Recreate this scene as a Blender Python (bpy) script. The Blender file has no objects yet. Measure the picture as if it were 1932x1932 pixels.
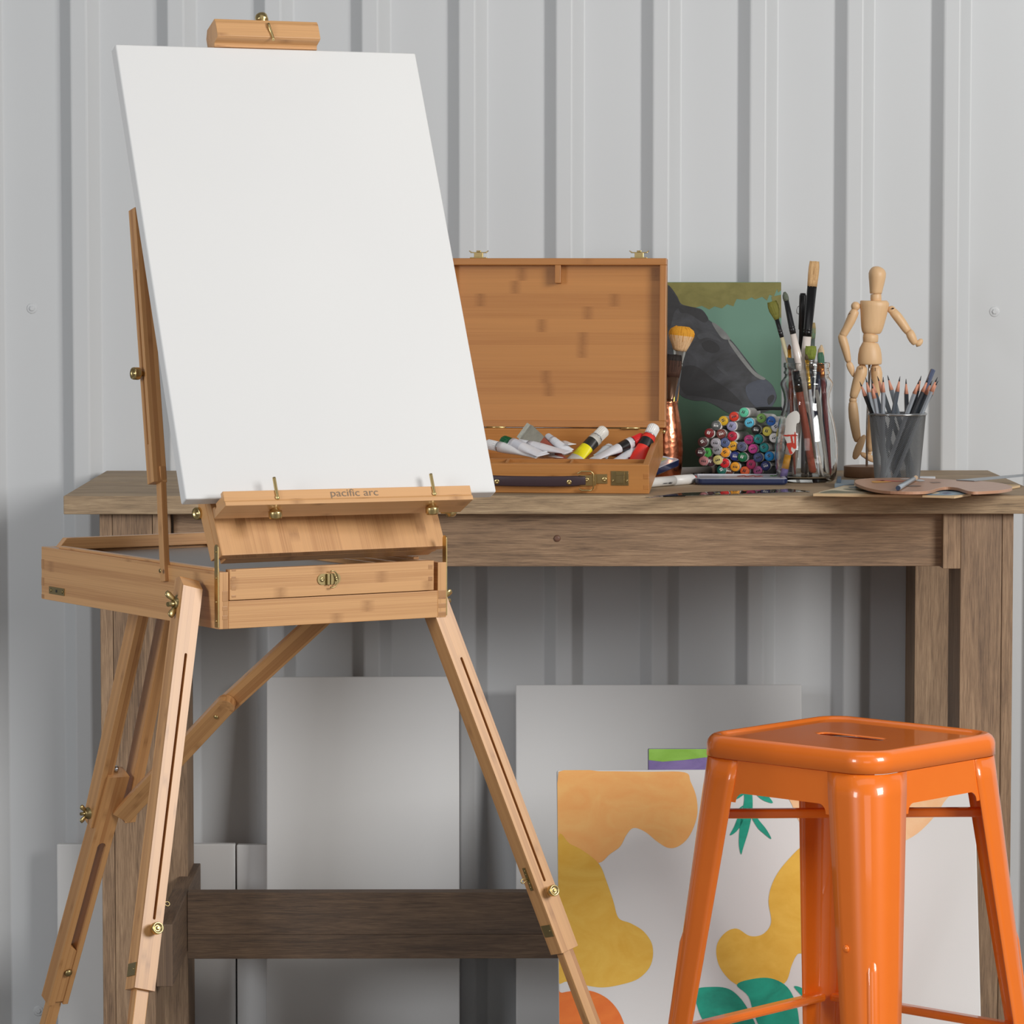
import bpy, math, random
from mathutils import Vector as V, Matrix as MX
from mathutils.geometry import tessellate_polygon
random.seed(7)
PI = math.pi
COL = bpy.context.scene.collection
def R(d): return math.radians(d)
def lin(c): return tuple(((x/255)/12.92 if x/255 <= .04045 else ((x/255+.055)/1.055)**2.4) for x in c)+(1,)

# ------------------------------------------------------------------ camera
CH = 1.275; F = 7000.0
PITCH = math.atan(495/F); YAW = math.atan(55/F)
cam_d = bpy.data.cameras.new('camera'); cam = bpy.data.objects.new('camera', cam_d); COL.objects.link(cam)
cam.location = (0, 0, CH); cam.rotation_euler = (PI/2-PITCH, 0, -YAW)
cam_d.sensor_width = 36; cam_d.lens = 36*F/1932; cam_d.clip_start = .1; cam_d.clip_end = 100
bpy.context.scene.camera = cam
FWD = V((math.sin(YAW)*math.cos(PITCH), math.cos(YAW)*math.cos(PITCH), -math.sin(PITCH)))
RGT = V((math.cos(YAW), -math.sin(YAW), 0)); UPV = RGT.cross(FWD); CP = V((0, 0, CH))
def ray(x, y): return FWD+RGT*((x-966)/F)+UPV*((966-y)/F)
def W(x, y, Y):                      # the place seen at (x, y) of the photo, Y metres from the camera
    d = ray(x, y); return CP+d*(Y/d.y)
def Wz(x, y, z):                     # the same on a level surface of height z
    d = ray(x, y); return CP+d*((z-CH)/d.z)
def Wp(x, y, o, n):                  # the same on a plane
    d = ray(x, y); return CP+d*((o-CP).dot(n)/d.dot(n))

# ------------------------------------------------------------------ mesh building
class MB:
    def __init__(s): s.v = []; s.f = []; s.uv = []; s.mi = []; s.sm = []
    def face(s, pts, g=None, mi=0, off=(0, 0), smooth=False, idx=None):
        if idx is None:
            b = len(s.v); s.v += [V(p) for p in pts]; idx = list(range(b, b+len(pts)))
        P = [s.v[i] for i in idx]
        if g is None: g = V((0, 0, 1))
        n = V((0, 0, 0))
        for i in range(len(P)): n += P[i].cross(P[(i+1) % len(P)])
        if n.length > 0: n.normalize()
        if abs(n.dot(g)) > .9:
            a = V((1, 0, 0)) if abs(n.x) < .6 else V((0, 1, 0))
            t = n.cross(a).normalized(); uvs = [(p.dot(t)*.2+off[0], p.dot(n.cross(t))+off[1]) for p in P]
        else:
            t = n.cross(g).normalized(); uvs = [(p.dot(g)+off[0], p.dot(t)+off[1]) for p in P]
        s.f.append(idx); s.uv.append(uvs); s.mi.append(mi); s.sm.append(smooth)
    def box(s, c, ax, sz, g=0, mi=0, off=None):
        c = V(c); A = [V(a).normalized() for a in ax]; b = len(s.v)
        if off is None: off = (random.random()*9, random.random()*9)
        for k in range(8):
            s.v.append(c+A[0]*sz[0]/2*(1 if k & 1 else -1)+A[1]*sz[1]/2*(1 if k & 2 else -1)+A[2]*sz[2]/2*(1 if k & 4 else -1))
        flip = A[0].cross(A[1]).dot(A[2]) < 0
        for q in ((0, 2, 3, 1), (4, 5, 7, 6), (0, 1, 5, 4), (2, 6, 7, 3), (0, 4, 6, 2), (1, 3, 7, 5)):
            if flip: q = q[::-1]
            s.face(None, A[g], mi, off, False, [b+i for i in q])
        return s
    def bx(s, x0, x1, y0, y1, z0, z1, g=0, mi=0):
        return s.box(((x0+x1)/2, (y0+y1)/2, (z0+z1)/2), ((1, 0, 0), (0, 1, 0), (0, 0, 1)), (x1-x0, y1-y0, z1-z0), g, mi)
    def beam(s, p0, p1, w, h, side, mi=0):          # w along 'side', h along the third direction
        p0 = V(p0); p1 = V(p1); L = (p1-p0); l = L.length; L.normalize()
        side = V(side); side = (side-L*side.dot(L)).normalized(); T = L.cross(side)
        return s.box((p0+p1)/2, (L, side, T), (l, w, h), 0, mi)
    def prism(s, pts, d, g=None, mi=0, off=None):   # planar loop pushed by the vector d
        pts = [V(p) for p in pts]; d = V(d); n = V((0, 0, 0))
        for i in range(len(pts)): n += pts[i].cross(pts[(i+1) % len(pts)])
        if n.dot(d) > 0: pts = pts[::-1]
        if off is None: off = (random.random()*9, random.random()*9)
        g = V(g).normalized() if g is not None else (pts[1]-pts[0]).normalized()
        b = len(s.v); m = len(pts); s.v += pts+[p+d for p in pts]
        for t in tessellate_polygon([pts]):
            a, c, e = t
            nn = (pts[c]-pts[a]).cross(pts[e]-pts[a])
            if nn.dot(d) > 0: t = (a, e, c)
            s.face(None, g, mi, off, False, [b+i for i in t]); s.face(None, g, mi, off, False, [b+m+i for i in reversed(t)])
        for i in range(m):
            j = (i+1) % m; s.face(None, g, mi, off, False, [b+j, b+i, b+m+i, b+m+j])
        return s
    def loft(s, rings, mi=0, closed=True, cap0=True, cap1=True, smooth=True, g=None):
        b = len(s.v); n = len(rings[0])
        for r in rings: s.v += [V(p) for p in r]
        for k in range(len(rings)-1):
            m = mi[k] if isinstance(mi, (list, tuple)) else mi
            for i in range(n if closed else n-1):
                j = (i+1) % n
                s.face(None, g, m, (0, 0), smooth[k] if isinstance(smooth, list) else smooth, [b+k*n+i, b+k*n+j, b+(k+1)*n+j, b+(k+1)*n+i])
        m0 = mi[0] if isinstance(mi, (list, tuple)) else mi; m1 = mi[-1] if isinstance(mi, (list, tuple)) else mi
        if cap0: s.face(None, g, m0, (0, 0), False, [b+i for i in range(n)][::-1])
        if cap1: s.face(None, g, m1, (0, 0), False, [b+(len(rings)-1)*n+i for i in range(n)])
        return s
    def lathe(s, prof, o=(0, 0, 0), ax=(0, 0, 1), n=24, mi=0, cap0=True, cap1=True, flat=1.0, fdir=None, smooth=True, g=None):
        o = V(o); A = V(ax).normalized()
        X = V(fdir) if fdir is not None else (V((1, 0, 0)) if abs(A.x) < .8 else V((0, 1, 0)))
        X = (X-A*X.dot(A)).normalized(); Y = A.cross(X)
        rings = [[o+A*z+X*r*math.cos(2*PI*k/n)+Y*r*flat*math.sin(2*PI*k/n) for k in range(n)] for r, z in prof]
        return s.loft(rings, mi, True, cap0, cap1, smooth, g)
    def tube(s, path, r, n=8, mi=0, caps=True, closed=False):
        P = [V(p) for p in path]; m = len(P); rs = r if isinstance(r, (list, tuple)) else [r]*m
        rings = []; prev = None
        for i in range(m):
            if closed: t = P[(i+1) % m]-P[i-1]
            else: t = P[min(i+1, m-1)]-P[max(i-1, 0)]
            t.normalize()
            if prev is None: prev = V((0, 0, 1)) if abs(t.z) < .9 else V((1, 0, 0))
            X = (prev-t*prev.dot(t)).normalized(); prev = X; Y = t.cross(X)
            rings.append([P[i]+(X*math.cos(2*PI*k/n)+Y*math.sin(2*PI*k/n))*rs[i] for k in range(n)])
        if closed: rings.append(rings[0])
        return s.loft(rings, mi, True, caps and not closed, caps and not closed)
    def cyl(s, p0, p1, r, n=16, mi=0, r2=None):
        p0 = V(p0); p1 = V(p1); return s.lathe([(r, 0), (r if r2 is None else r2, (p1-p0).length)], p0, p1-p0, n, mi)
    def ball(s, c, r, n=14, mi=0, ax=(0, 0, 1), sq=1.0):
        pr = [(r*math.sin(PI*k/n), -r*sq*math.cos(PI*k/n)) for k in range(1, n)]
        return s.lathe(pr, c, ax, n*2, mi)
    def mesh(s, name, o=V((0, 0, 0)), M=None):
        me = bpy.data.meshes.new(name)
        vv = [(M @ p if M else p-o) for p in s.v]
        me.from_pydata([tuple(p) for p in vv], [], s.f)
        l = me.uv_layers.new(name='UVMap'); k = 0
        for f in s.uv:
            for uv in f: l.data[k].uv = uv; k += 1
        me.polygons.foreach_set('material_index', s.mi); me.polygons.foreach_set('use_smooth', s.sm)
        me.update(); return me

def setmats(me, mats):
    for m in (mats if isinstance(mats, (list, tuple)) else [mats]): me.materials.append(m)
def wloc(o):
    p = V((0, 0, 0))
    while o is not None: p += o.location; o = o.parent
    return p
def thing(name, label, cat, loc=(0, 0, 0), group=None):
    o = bpy.data.objects.new(name, None); COL.objects.link(o); o.location = loc; o.empty_display_size = .02
    o['label'] = label; o['category'] = cat
    if group: o['group'] = group
    return o
def part(name, mb, mats, parent, bevel=0, seg=2, label=None):
    me = mb.mesh(name, wloc(parent)); setmats(me, mats)
    o = bpy.data.objects.new(name, me); COL.objects.link(o); o.parent = parent
    if bevel: bev(o, bevel, seg)
    if label: o['label'] = label
    return o
def bev(o, w, seg=2):
    m = o.modifiers.new('bevel', 'BEVEL'); m.width = w; m.segments = seg; m.limit_method = 'ANGLE'; m.angle_limit = R(38)
def solo(name, mb, mats, label, cat, loc, group=None, bevel=0):
    me = mb.mesh(name, V(loc)); setmats(me, mats)
    o = bpy.data.objects.new(name, me); COL.objects.link(o); o.location = loc
    o['label'] = label; o['category'] = cat
    if group: o['group'] = group
    if bevel: bev(o, bevel)
    return o
def struct(name, mb, mats, bevel=0):
    me = mb.mesh(name); setmats(me, mats); o = bpy.data.objects.new(name, me); COL.objects.link(o); o['kind'] = 'structure'
    if bevel: bev(o, bevel)
    return o
def cut(o, mb):                                       # take the shape mb out of the object
    me = mb.mesh('cutter', wloc(o)); c = bpy.data.objects.new('cutter', me); COL.objects.link(c)
    c.location = wloc(o)
    bpy.context.view_layer.update()
    keep = [(m.width, m.segments) for m in o.modifiers if m.type == 'BEVEL']; o.modifiers.clear()
    md = o.modifiers.new('b', 'BOOLEAN'); md.operation = 'DIFFERENCE'; md.object = c; md.solver = 'EXACT'
    dg = bpy.context.evaluated_depsgraph_get(); n = bpy.data.meshes.new_from_object(o.evaluated_get(dg))
    o.modifiers.clear(); o.data = n; bpy.data.objects.remove(c, do_unlink=True)
    for w, sg in keep: bev(o, w, sg)
def inst(name, label, cat, M, parts, group=None):      # a thing from shared part meshes
    o = bpy.data.objects.new(name, None); COL.objects.link(o); o.matrix_world = M; o.empty_display_size = .01
    o['label'] = label; o['category'] = cat
    if group: o['group'] = group
    for pn, me in parts:
        c = bpy.data.objects.new(pn, me); COL.objects.link(c); c.parent = o
    return o
def frame(o, z, x=None, roll=0):                       # matrix with local Z along z
    z = V(z).normalized(); x = V(x) if x is not None else V((1, 0, 0)) if abs(z.x) < .8 else V((0, 1, 0))
    x = (x-z*x.dot(z)).normalized(); y = z.cross(x)
    M = MX((x, y, z)).transposed().to_4x4(); M.translation = V(o)
    return M @ MX.Rotation(roll, 4, 'Z')
def smooth_loop(P, sub=6, closed=True):
    out = []; n = len(P); P = [V(p) for p in P]
    for i in range(n if closed else n-1):
        a, b, c, d = (P[(i-1) % n], P[i], P[(i+1) % n], P[(i+2) % n]) if closed else (P[max(i-1, 0)], P[i], P[i+1], P[min(i+2, n-1)])
        for k in range(sub):
            t = k/sub
            out.append(.5*((2*b)+(c-a)*t+(2*a-5*b+4*c-d)*t*t+(3*b-a-3*c+d)*t**3))
    if not closed: out.append(P[-1])
    return out

# ------------------------------------------------------------------ materials
class NT:
    def __init__(s, name):
        s.m = bpy.data.materials.new(name); s.m.use_nodes = True; s.t = s.m.node_tree; s.t.nodes.clear()
        s.o = s.n('ShaderNodeOutputMaterial'); s.b = s.n('ShaderNodeBsdfPrincipled'); s.l(s.b, 0, s.o, 0)
    def n(s, ty, **k):
        x = s.t.nodes.new(ty)
        for a, b in k.items(): setattr(x, a, b)
        return x
    def l(s, a, i, b, j): s.t.links.new(a.outputs[i], b.inputs[j])
    def math(s, op, a, b=None, c=None):
        x = s.n('ShaderNodeMath', operation=op)
        for i, q in enumerate((a, b, c)):
            if q is None: continue
            if isinstance(q, tuple): s.l(q[0], q[1], x, i)
            elif hasattr(q, 'outputs'): s.l(q, 0, x, i)
            else: x.inputs[i].default_value = q
        return x
    def mix(s, fac, a, b, mode='MIX'):
        x = s.n('ShaderNodeMix', data_type='RGBA', blend_type=mode)
        for i, q in ((0, fac), (6, a), (7, b)):
            if hasattr(q, 'outputs'): s.t.links.new(q.outputs[2] if q.bl_idname == 'ShaderNodeMix' else q.outputs[0], x.inputs[i])
            else: x.inputs[i].default_value = q
        return x
    def col(s, x): s.t.links.new(x.outputs[2] if x.bl_idname == 'ShaderNodeMix' else x.outputs[0], s.b.inputs['Base Color'])
    def comb(s, x, y, z=0):
        c = s.n('ShaderNodeCombineXYZ')
        for i, q in enumerate((x, y, z)):
            if hasattr(q, 'outputs'): s.l(q, 0, c, i)
            elif isinstance(q, tuple): s.l(q[0], q[1], c, i)
            else: c.inputs[i].default_value = q
        return c
    def noise(s, vec, scale=1, detail=3, rough=.5, dist=0):
        x = s.n('ShaderNodeTexNoise'); x.inputs['Scale'].default_value = scale; x.inputs['Detail'].default_value = detail
        x.inputs['Roughness'].default_value = rough; x.inputs['Distortion'].default_value = dist
        if vec is not None: s.l(vec, 0, x, 'Vector')
        return x
    def ramp(s, fac, stops):
        x = s.n('ShaderNodeValToRGB'); e = x.color_ramp.elements
        while len(e) < len(stops): e.new(.5)
        for i, (p, c) in enumerate(stops): e[i].position = p; e[i].color = c
        s.l(fac, 0, x, 0); return x
    def rough(s, v): s.b.inputs['Roughness'].default_value = v
    def bump(s, h, st=.3, d=.001):
        x = s.n('ShaderNodeBump'); x.inputs['Strength'].default_value = st; x.inputs['Distance'].default_value = d
        s.t.links.new(h.outputs[0], x.inputs['Height']); s.l(x, 0, s.b, 'Normal')

def plain(name, c, rough=.5, metal=0, coat=0, var=.06, scale=60, spec=.5):
    k = NT(name); c = lin(c); co = k.n('ShaderNodeTexCoord'); ns = k.n('ShaderNodeTexNoise')
    ns.inputs['Scale'].default_value = scale; k.l(co, 3, ns, 'Vector')
    d = tuple(max(0, x*(1-var)) for x in c[:3])+(1,); e = tuple(min(1, x*(1+var)) for x in c[:3])+(1,)
    k.col(k.mix(ns, d, e)); k.rough(rough); k.b.inputs['Metallic'].default_value = metal; k.b.inputs['Coat Weight'].default_value = coat
    k.b.inputs['Coat Roughness'].default_value = .06; k.b.inputs['Specular IOR Level'].default_value = spec
    return k.m

def bamboo(name, c, strip=.012, dark=.62, light=1.12, nodes=1.0, rough=.38, sw=.2):
    k = NT(name); uv = k.n('ShaderNodeUVMap'); sp = k.n('ShaderNodeSeparateXYZ'); k.l(uv, 0, sp, 0)
    sid = k.math('FLOOR', k.math('DIVIDE', (sp, 1), strip)); wn = k.n('ShaderNodeTexWhiteNoise', noise_dimensions='1D'); k.l(sid, 0, wn, 'W')
    st = k.noise(k.comb(k.math('MULTIPLY', (sp, 0), 5), k.math('MULTIPLY', (sp, 1), 700), k.math('MULTIPLY', sid, 3.1)), 1, 3, .6)
    st2 = k.noise(k.comb(k.math('MULTIPLY', (sp, 0), 1.6), k.math('MULTIPLY', (sp, 1), 90), 3.3), 1, 2, .5)
    c = lin(c); dk = tuple(x*f for x, f in zip(c[:3], (dark+.1, dark, dark-.08)))+(1,); lt = tuple(min(1, x*light) for x in c[:3])+(1,)
    tone = k.math('ADD', k.math('MULTIPLY', wn, sw), k.math('ADD', k.math('MULTIPLY', st, .7-sw), k.math('MULTIPLY', st2, .32)))
    base = k.ramp(tone, [(.28, dk), (.52, c), (.78, lt)])
    # the dark joints of the culm, one now and then along each strip
    cell = .21; a = k.math('ADD', k.math('DIVIDE', (sp, 0), cell), k.math('MULTIPLY', wn, 7.3)); fr = k.math('FRACT', a); ci = k.math('FLOOR', a)
    w2 = k.n('ShaderNodeTexWhiteNoise', noise_dimensions='2D'); k.l(k.comb(ci, sid), 0, w2, 'Vector')
    on = k.math('GREATER_THAN', w2, .42)
    band = k.math('SMOOTH_MAX', 0, k.math('SUBTRACT', 1, k.math('MULTIPLY', k.math('ABSOLUTE', k.math('SUBTRACT', fr, .5)), 18)), .1)
    nz = k.noise(k.comb(k.math('MULTIPLY', (sp, 0), 120), k.math('MULTIPLY', (sp, 1), 420)), 1, 4, .7)
    msk = k.math('MULTIPLY', k.math('MULTIPLY', on, band), k.math('MULTIPLY', k.math('ADD', nz, .15), .85*nodes))
    msk.use_clamp = True
    k.col(k.mix(msk, base, tuple(x*f for x, f in zip(c[:3], (.5, .42, .34)))+(1,)))
    k.rough(rough); k.b.inputs['Coat Weight'].default_value = .15; k.b.inputs['Coat Roughness'].default_value = .25
    k.bump(st, .12, .0006); return k.m

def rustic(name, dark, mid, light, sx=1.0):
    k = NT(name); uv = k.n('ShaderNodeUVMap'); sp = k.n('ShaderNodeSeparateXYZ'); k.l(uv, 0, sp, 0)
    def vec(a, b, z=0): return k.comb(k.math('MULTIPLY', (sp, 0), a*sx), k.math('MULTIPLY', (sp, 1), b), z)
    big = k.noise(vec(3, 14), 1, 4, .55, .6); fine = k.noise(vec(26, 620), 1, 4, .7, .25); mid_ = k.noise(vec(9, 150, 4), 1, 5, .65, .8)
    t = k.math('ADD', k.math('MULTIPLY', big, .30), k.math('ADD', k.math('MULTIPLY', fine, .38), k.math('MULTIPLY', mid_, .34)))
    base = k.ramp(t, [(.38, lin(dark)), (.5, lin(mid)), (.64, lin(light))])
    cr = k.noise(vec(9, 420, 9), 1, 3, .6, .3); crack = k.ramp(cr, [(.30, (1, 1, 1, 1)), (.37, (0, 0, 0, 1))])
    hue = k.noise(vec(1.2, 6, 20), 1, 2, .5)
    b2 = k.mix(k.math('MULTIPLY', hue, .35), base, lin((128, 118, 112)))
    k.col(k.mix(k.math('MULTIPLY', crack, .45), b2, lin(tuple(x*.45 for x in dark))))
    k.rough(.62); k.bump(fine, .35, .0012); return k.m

M = {}
M['bam'] = bamboo('bamboo_easel', (210, 160, 108), strip=.014)
M['bamd'] = bamboo('bamboo_joint', (182, 134, 88), strip=.01)
M['bamleg'] = bamboo('bamboo_leg', (198, 148, 96), strip=.0062, dark=.64, nodes=.8, sw=.42)
M['bambox'] = bamboo('bamboo_case', (184, 126, 68), strip=.02, dark=.72)
M['bamrim'] = bamboo('bamboo_case_rim', (178, 120, 64), strip=.01, dark=.72, nodes=.5)
M['table'] = rustic('table_wood', (96, 72, 50), (146, 116, 86), (184, 152, 118))
M['beam'] = rustic('dark_shaded_beam_wood', (62, 46, 32), (104, 80, 58), (140, 112, 84))  # darker than the table wood: own board tone plus shade put into the colour
M['top'] = rustic('tabletop_wood', (108, 88, 64), (162, 136, 102), (198, 172, 136))
M['brass'] = plain('brass', (206, 182, 128), .3, 1, var=.05)
M['brassold'] = plain('antique_brass', (170, 152, 108), .36, 1, var=.12, scale=200)
M['steel'] = plain('steel', (190, 192, 195), .25, 1)
M['white'] = plain('white_plastic', (232, 232, 230), .35)
M['canvas'] = NT('canvas_cloth').m
M['black'] = plain('black_plastic', (26, 26, 28), .3)
M['grey_liner'] = plain('grey_tray', (128, 122, 118), .4, .3)
M['paper'] = plain('paper', (225, 222, 216), .7)
def canvasmat():
    m = M['canvas']; k = NT.__new__(NT); k.m = m; k.t = m.node_tree; k.b = [n for n in k.t.nodes if n.type == 'BSDF_PRINCIPLED'][0]
    co = k.n('ShaderNodeTexCoord'); ns = k.noise(None, 900, 2); k.l(co, 3, ns, 'Vector'); n2 = k.noise(None, 3, 2); k.l(co, 3, n2, 'Vector')
    k.col(k.mix(n2, lin((222, 222, 222)), lin((228, 228, 227)))); k.rough(.8); k.bump(ns, .15, .0004)
canvasmat()
def painted(name, c1, c2, sc=14, rough=.45):
    k = NT(name); co = k.n('ShaderNodeTexCoord'); mp = k.n('ShaderNodeMapping'); k.l(co, 3, mp, 0); mp.inputs['Rotation'].default_value = (0, .7, 0)
    mp.inputs['Scale'].default_value = (1.2, 1, 1.8); n1 = k.noise(mp, sc*.8, 4, .5, 2.2); n2 = k.noise(mp, sc*9, 3, .6, .5)
    t = k.math('ADD', k.math('MULTIPLY', n1, .85), k.math('MULTIPLY', n2, .15))
    k.col(k.ramp(t, [(.3, lin(c1)), (.7, lin(c2))])); k.rough(rough); k.bump(n2, .2, .0005); return k.m
def orange():
    k = NT('orange_enamel'); co = k.n('ShaderNodeTexCoord'); ns = k.noise(None, 30, 2); k.l(co, 3, ns, 'Vector')
    k.col(k.mix(ns, lin((246, 120, 26)), lin((250, 126, 30)))); k.rough(.32)
    k.b.inputs['Coat Weight'].default_value = .8; k.b.inputs['Coat Roughness'].default_value = .05
    n2 = k.noise(None, 9, 2); k.l(co, 3, n2, 'Vector'); k.bump(n2, .05, .004); return k.m
M['orange'] = orange()
def wallmat():
    k = NT('wall_steel_paint'); co = k.n('ShaderNodeTexCoord'); ns = k.noise(None, 1.5, 3); k.l(co, 3, ns, 'Vector'); n2 = k.noise(None, 5, 4, .6); k.l(co, 3, n2, 'Vector')
    k.col(k.mix(ns, lin((203, 206, 208)), lin((209, 211, 213)))); k.rough(.42); k.b.inputs['Specular IOR Level'].default_value = .35; k.bump(n2, .06, .004); return k.m
M['wall'] = wallmat()
def glassmat(name, c=(1, 1, 1, 1), rough=0):
    k = NT(name); k.b.inputs['Transmission Weight'].default_value = 1; k.b.inputs['Base Color'].default_value = c; k.rough(rough); k.b.inputs['IOR'].default_value = 1.47; return k.m
M['glass'] = glassmat('jar_glass', (.96, .975, .965, 1)); M['acrylic'] = glassmat('clear_acrylic', (.93, .95, .95, 1))
def coppermat():
    k = NT('hammered_copper'); co = k.n('ShaderNodeTexCoord'); vo = k.n('ShaderNodeTexVoronoi'); vo.inputs['Scale'].default_value = 130; k.l(co, 3, vo, 'Vector')
    k.b.inputs['Metallic'].default_value = 1; k.b.inputs['Base Color'].default_value = lin((222, 140, 104)); k.rough(.22); k.bump(vo, .35, .0012); return k.m
M['copper'] = coppermat()
M['mann'] = NT('mannequin_wood').m
def mannmat():
    m = M['mann']; k = NT.__new__(NT); k.m = m; k.t = m.node_tree; k.b = [n for n in k.t.nodes if n.type == 'BSDF_PRINCIPLED'][0]
    co = k.n('ShaderNodeTexCoord'); mp = k.n('ShaderNodeMapping'); k.l(co, 3, mp, 0); mp.inputs['Scale'].default_value = (300, 300, 14); ns = k.noise(mp, 1, 3)
    k.col(k.mix(ns, lin((222, 180, 134)), lin((234, 196, 150)))); k.rough(.45)
mannmat()

FZ = -.013                             # floor level
# ------------------------------------------------------------------ room shell
def build_wall():
    Yp, Yc = 6.104, 6.082; mb = MB(); prof = []
    x0 = W(1027.5, 471, 6.09).x; per = .1582; k0 = -20
    for k in range(k0, 22):
        x = x0+per*k; prof += [(x, Yp), (x+.0195, Yc), (x+.0445, Yc), (x+.064, Yp)]
    g = V((0, 0, 1)); zs = (-.02, 3.1)
    b = [V((x, y, zs[0])) for x, y in prof]; t = [V((x, y, zs[1])) for x, y in prof]
    n = len(prof); mb.v += b+t
    for i in range(n-1): mb.face(None, g, 0, (0, 0), False, [i, i+1, n+i+1, n+i])
    w = struct('wall_back', mb, M['wall'], .0022)
    so = w.modifiers.new('th', 'SOLIDIFY'); so.thickness = .0008; so.offset = 1
    for px, py in ((60, 582), (1430, 110), (1877, 588), (72, 1908)):
        p = W(px, py, 6.1); s = MB(); s.lathe([(.0085, 0), (.0086, .0008), (.0078, .0012), (.0048, .0013)], (p.x, 6.1035, p.z), (0, -1, 0), 24)
        s.lathe([(.0045, .001), (.0046, .0026), (.0035, .0034)], (p.x, 6.1035, p.z), (0, -1, 0), 6, smooth=False)
        part('screw', s, M['wall'], w)
    return w
build_wall()
k = NT('concrete_floor'); co = k.n('ShaderNodeTexCoord'); ns = k.noise(None, 3, 6, .6); k.l(co, 3, ns, 'Vector')
k.col(k.mix(ns, lin((120, 116, 110)), lin((150, 146, 140)))); k.rough(.5); M['floor'] = k.m
struct('floor', MB().bx(-4, 4, -1.5, 6.2, -.06, FZ), M['floor'])

# ------------------------------------------------------------------ table
TZ = .9135
def build_table():
    t = thing('worktable', 'tall rustic grey-brown wooden table standing against the corrugated white wall', 'table', (.107, 5.76, 0))
    mb = MB(); x0, x1 = -.6172, .830
    for a, b in ((5.452, 5.761), (5.765, 5.918), (5.922, 6.078)): mb.bx(x0, x1, a, b, TZ-.0272, TZ)
    part('tabletop', mb, M['top'], t, .0012)
    zb = TZ-.0272; L0, L1 = -.5665, -.4885; R0, R1 = .7075, .7855
    # aprons between the legs, with the corner blocks that hold them
    part('apron', MB().bx(L1+.03, R0-.02, 5.487, 5.512, .806, zb), M['table'], t, .0012)
    part('apron', MB().bx(L1+.03, R0-.02, 6.035, 6.06, .806, zb), M['table'], t, .0012)
    for a, b in ((L1+.0005, L1+.0262), (R0-.0265, R0-.0005)):
        part('corner_block', MB().bx(a, b, 5.47, 5.54, .8035, zb, 2), M['table'], t, .001)
    k = MB(); k.lathe([(.0052, 0), (.0045, .0015), (.002, .002)], W(1051, 1016, 5.487), (0, -1, 0), 14)
    part('plug', k, plain('plug_brown', (110, 78, 62), .5), t)
    def leg(x0, x1, y0, y1, trim=None):
        mb = MB()
        if trim is None: mb.bx(x0, x1, y0, y1, FZ, zb, 2)
        else:
            a, b = (trim, x1) if trim > (x0+x1)/2 else (x0, trim)
            mb.bx(a, b, y0, y1, FZ, zb, 2); mb.bx(*((x0, trim-.0006) if a == trim else (trim+.0006, x1)), y0+.0006, y1, FZ, zb, 2)
        part('leg', mb, M['table'], t, .0009)
    leg(L0, L1, 5.471, 5.61, L0+.0185); leg(R0, R1, 5.471, 5.61, R1-.0165)
    leg(-.552, -.474, 5.90, 6.03); leg(.694, .772, 5.93, 6.06)
    for a, b in ((L1+.0005, L1+.0255), (R0-.0255, R0-.0005)):
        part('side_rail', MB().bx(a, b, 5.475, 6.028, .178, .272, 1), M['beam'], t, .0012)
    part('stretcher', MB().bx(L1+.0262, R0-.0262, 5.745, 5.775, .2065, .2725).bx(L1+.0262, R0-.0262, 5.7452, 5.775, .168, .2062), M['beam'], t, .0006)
    return t
build_table()

# ------------------------------------------------------------------ canvases leaning below and behind
def canvas_slab(o, u, t, n, w, h, d, mb=None, r=.003):
    """stretched canvas: front lower-left corner o, along u and t, front facing n"""
    mb = mb or MB(); c = o+u*w/2+t*h/2-n*d/2; mb.box(c, (u, t, n), (w, h, d)); return mb
UX = V((1, 0, 0))
def lean(px0, pxt, w, Yb, tilt, yaw=0):
    """frame of a canvas whose upper left corner shows at (px0,pxt), its foot on the floor"""
    for it in range(40):
        pass
    u = V((math.cos(yaw), math.sin(yaw), 0)); t = V((-math.sin(yaw)*math.sin(tilt), math.cos(yaw)*math.sin(tilt), math.cos(tilt))); n = u.cross(t)
    h = .5
    for it in range(12):
        top = W(px0, pxt, Yb+h*t.y); h = (top.z-FZ)/t.z
    o = top-t*h; return o, u, t, n, h
def blank(px0, px1, pxt, Yb, tilt, yaw, label, mat='canvas'):
    o, u, t, n, h = lean(px0, pxt, 0, Yb, R(tilt), R(yaw))
    w = (px1-px0)/F*(Yb+h*t.y)/math.cos(R(yaw))
    th = thing('stretched_canvas', label, 'canvas', o, 'blank canvases leaning on the wall under the table')
    part('canvas_cloth', canvas_slab(o+n*0, u, t, n, w, h, .018), M[mat], th, .002)
    fr = MB(); hh = .02
    fr.box(o+u*w/2+t*(h-.014)-n*.0225, (u, t, n), (w-.006, .02, .008)); fr.box(o+u*w/2+t*.014-n*.0225, (u, t, n), (w-.006, .02, .008))
    fr.box(o+u*.014+t*h/2-n*.0225, (t, u, n), (h-.05, .02, .008)); fr.box(o+u*(w-.014)+t*h/2-n*.0225, (t, u, n), (h-.05, .02, .008))
    part('stretcher_frame', fr, M['bamrim'], th)
    return o, u, t, n, w, h
blank(503, 868, 1277, 5.955, 7.5, 1.0, 'tall blank white canvas leaning on the wall behind the easel legs')
blank(973, 1516, 1292, 5.945, 8.5, 0, 'wide blank white canvas on the wall between tall canvas and orange stool')
blank(107, 446, 1593, 6.036, 1.2, 0, 'low blank canvas leaning on the wall behind the left table leg')
blank(446.5, 640, 1594, 6.036, 1.2, 0, 'small blank canvas mostly hidden behind the tall one, left of it')

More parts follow.
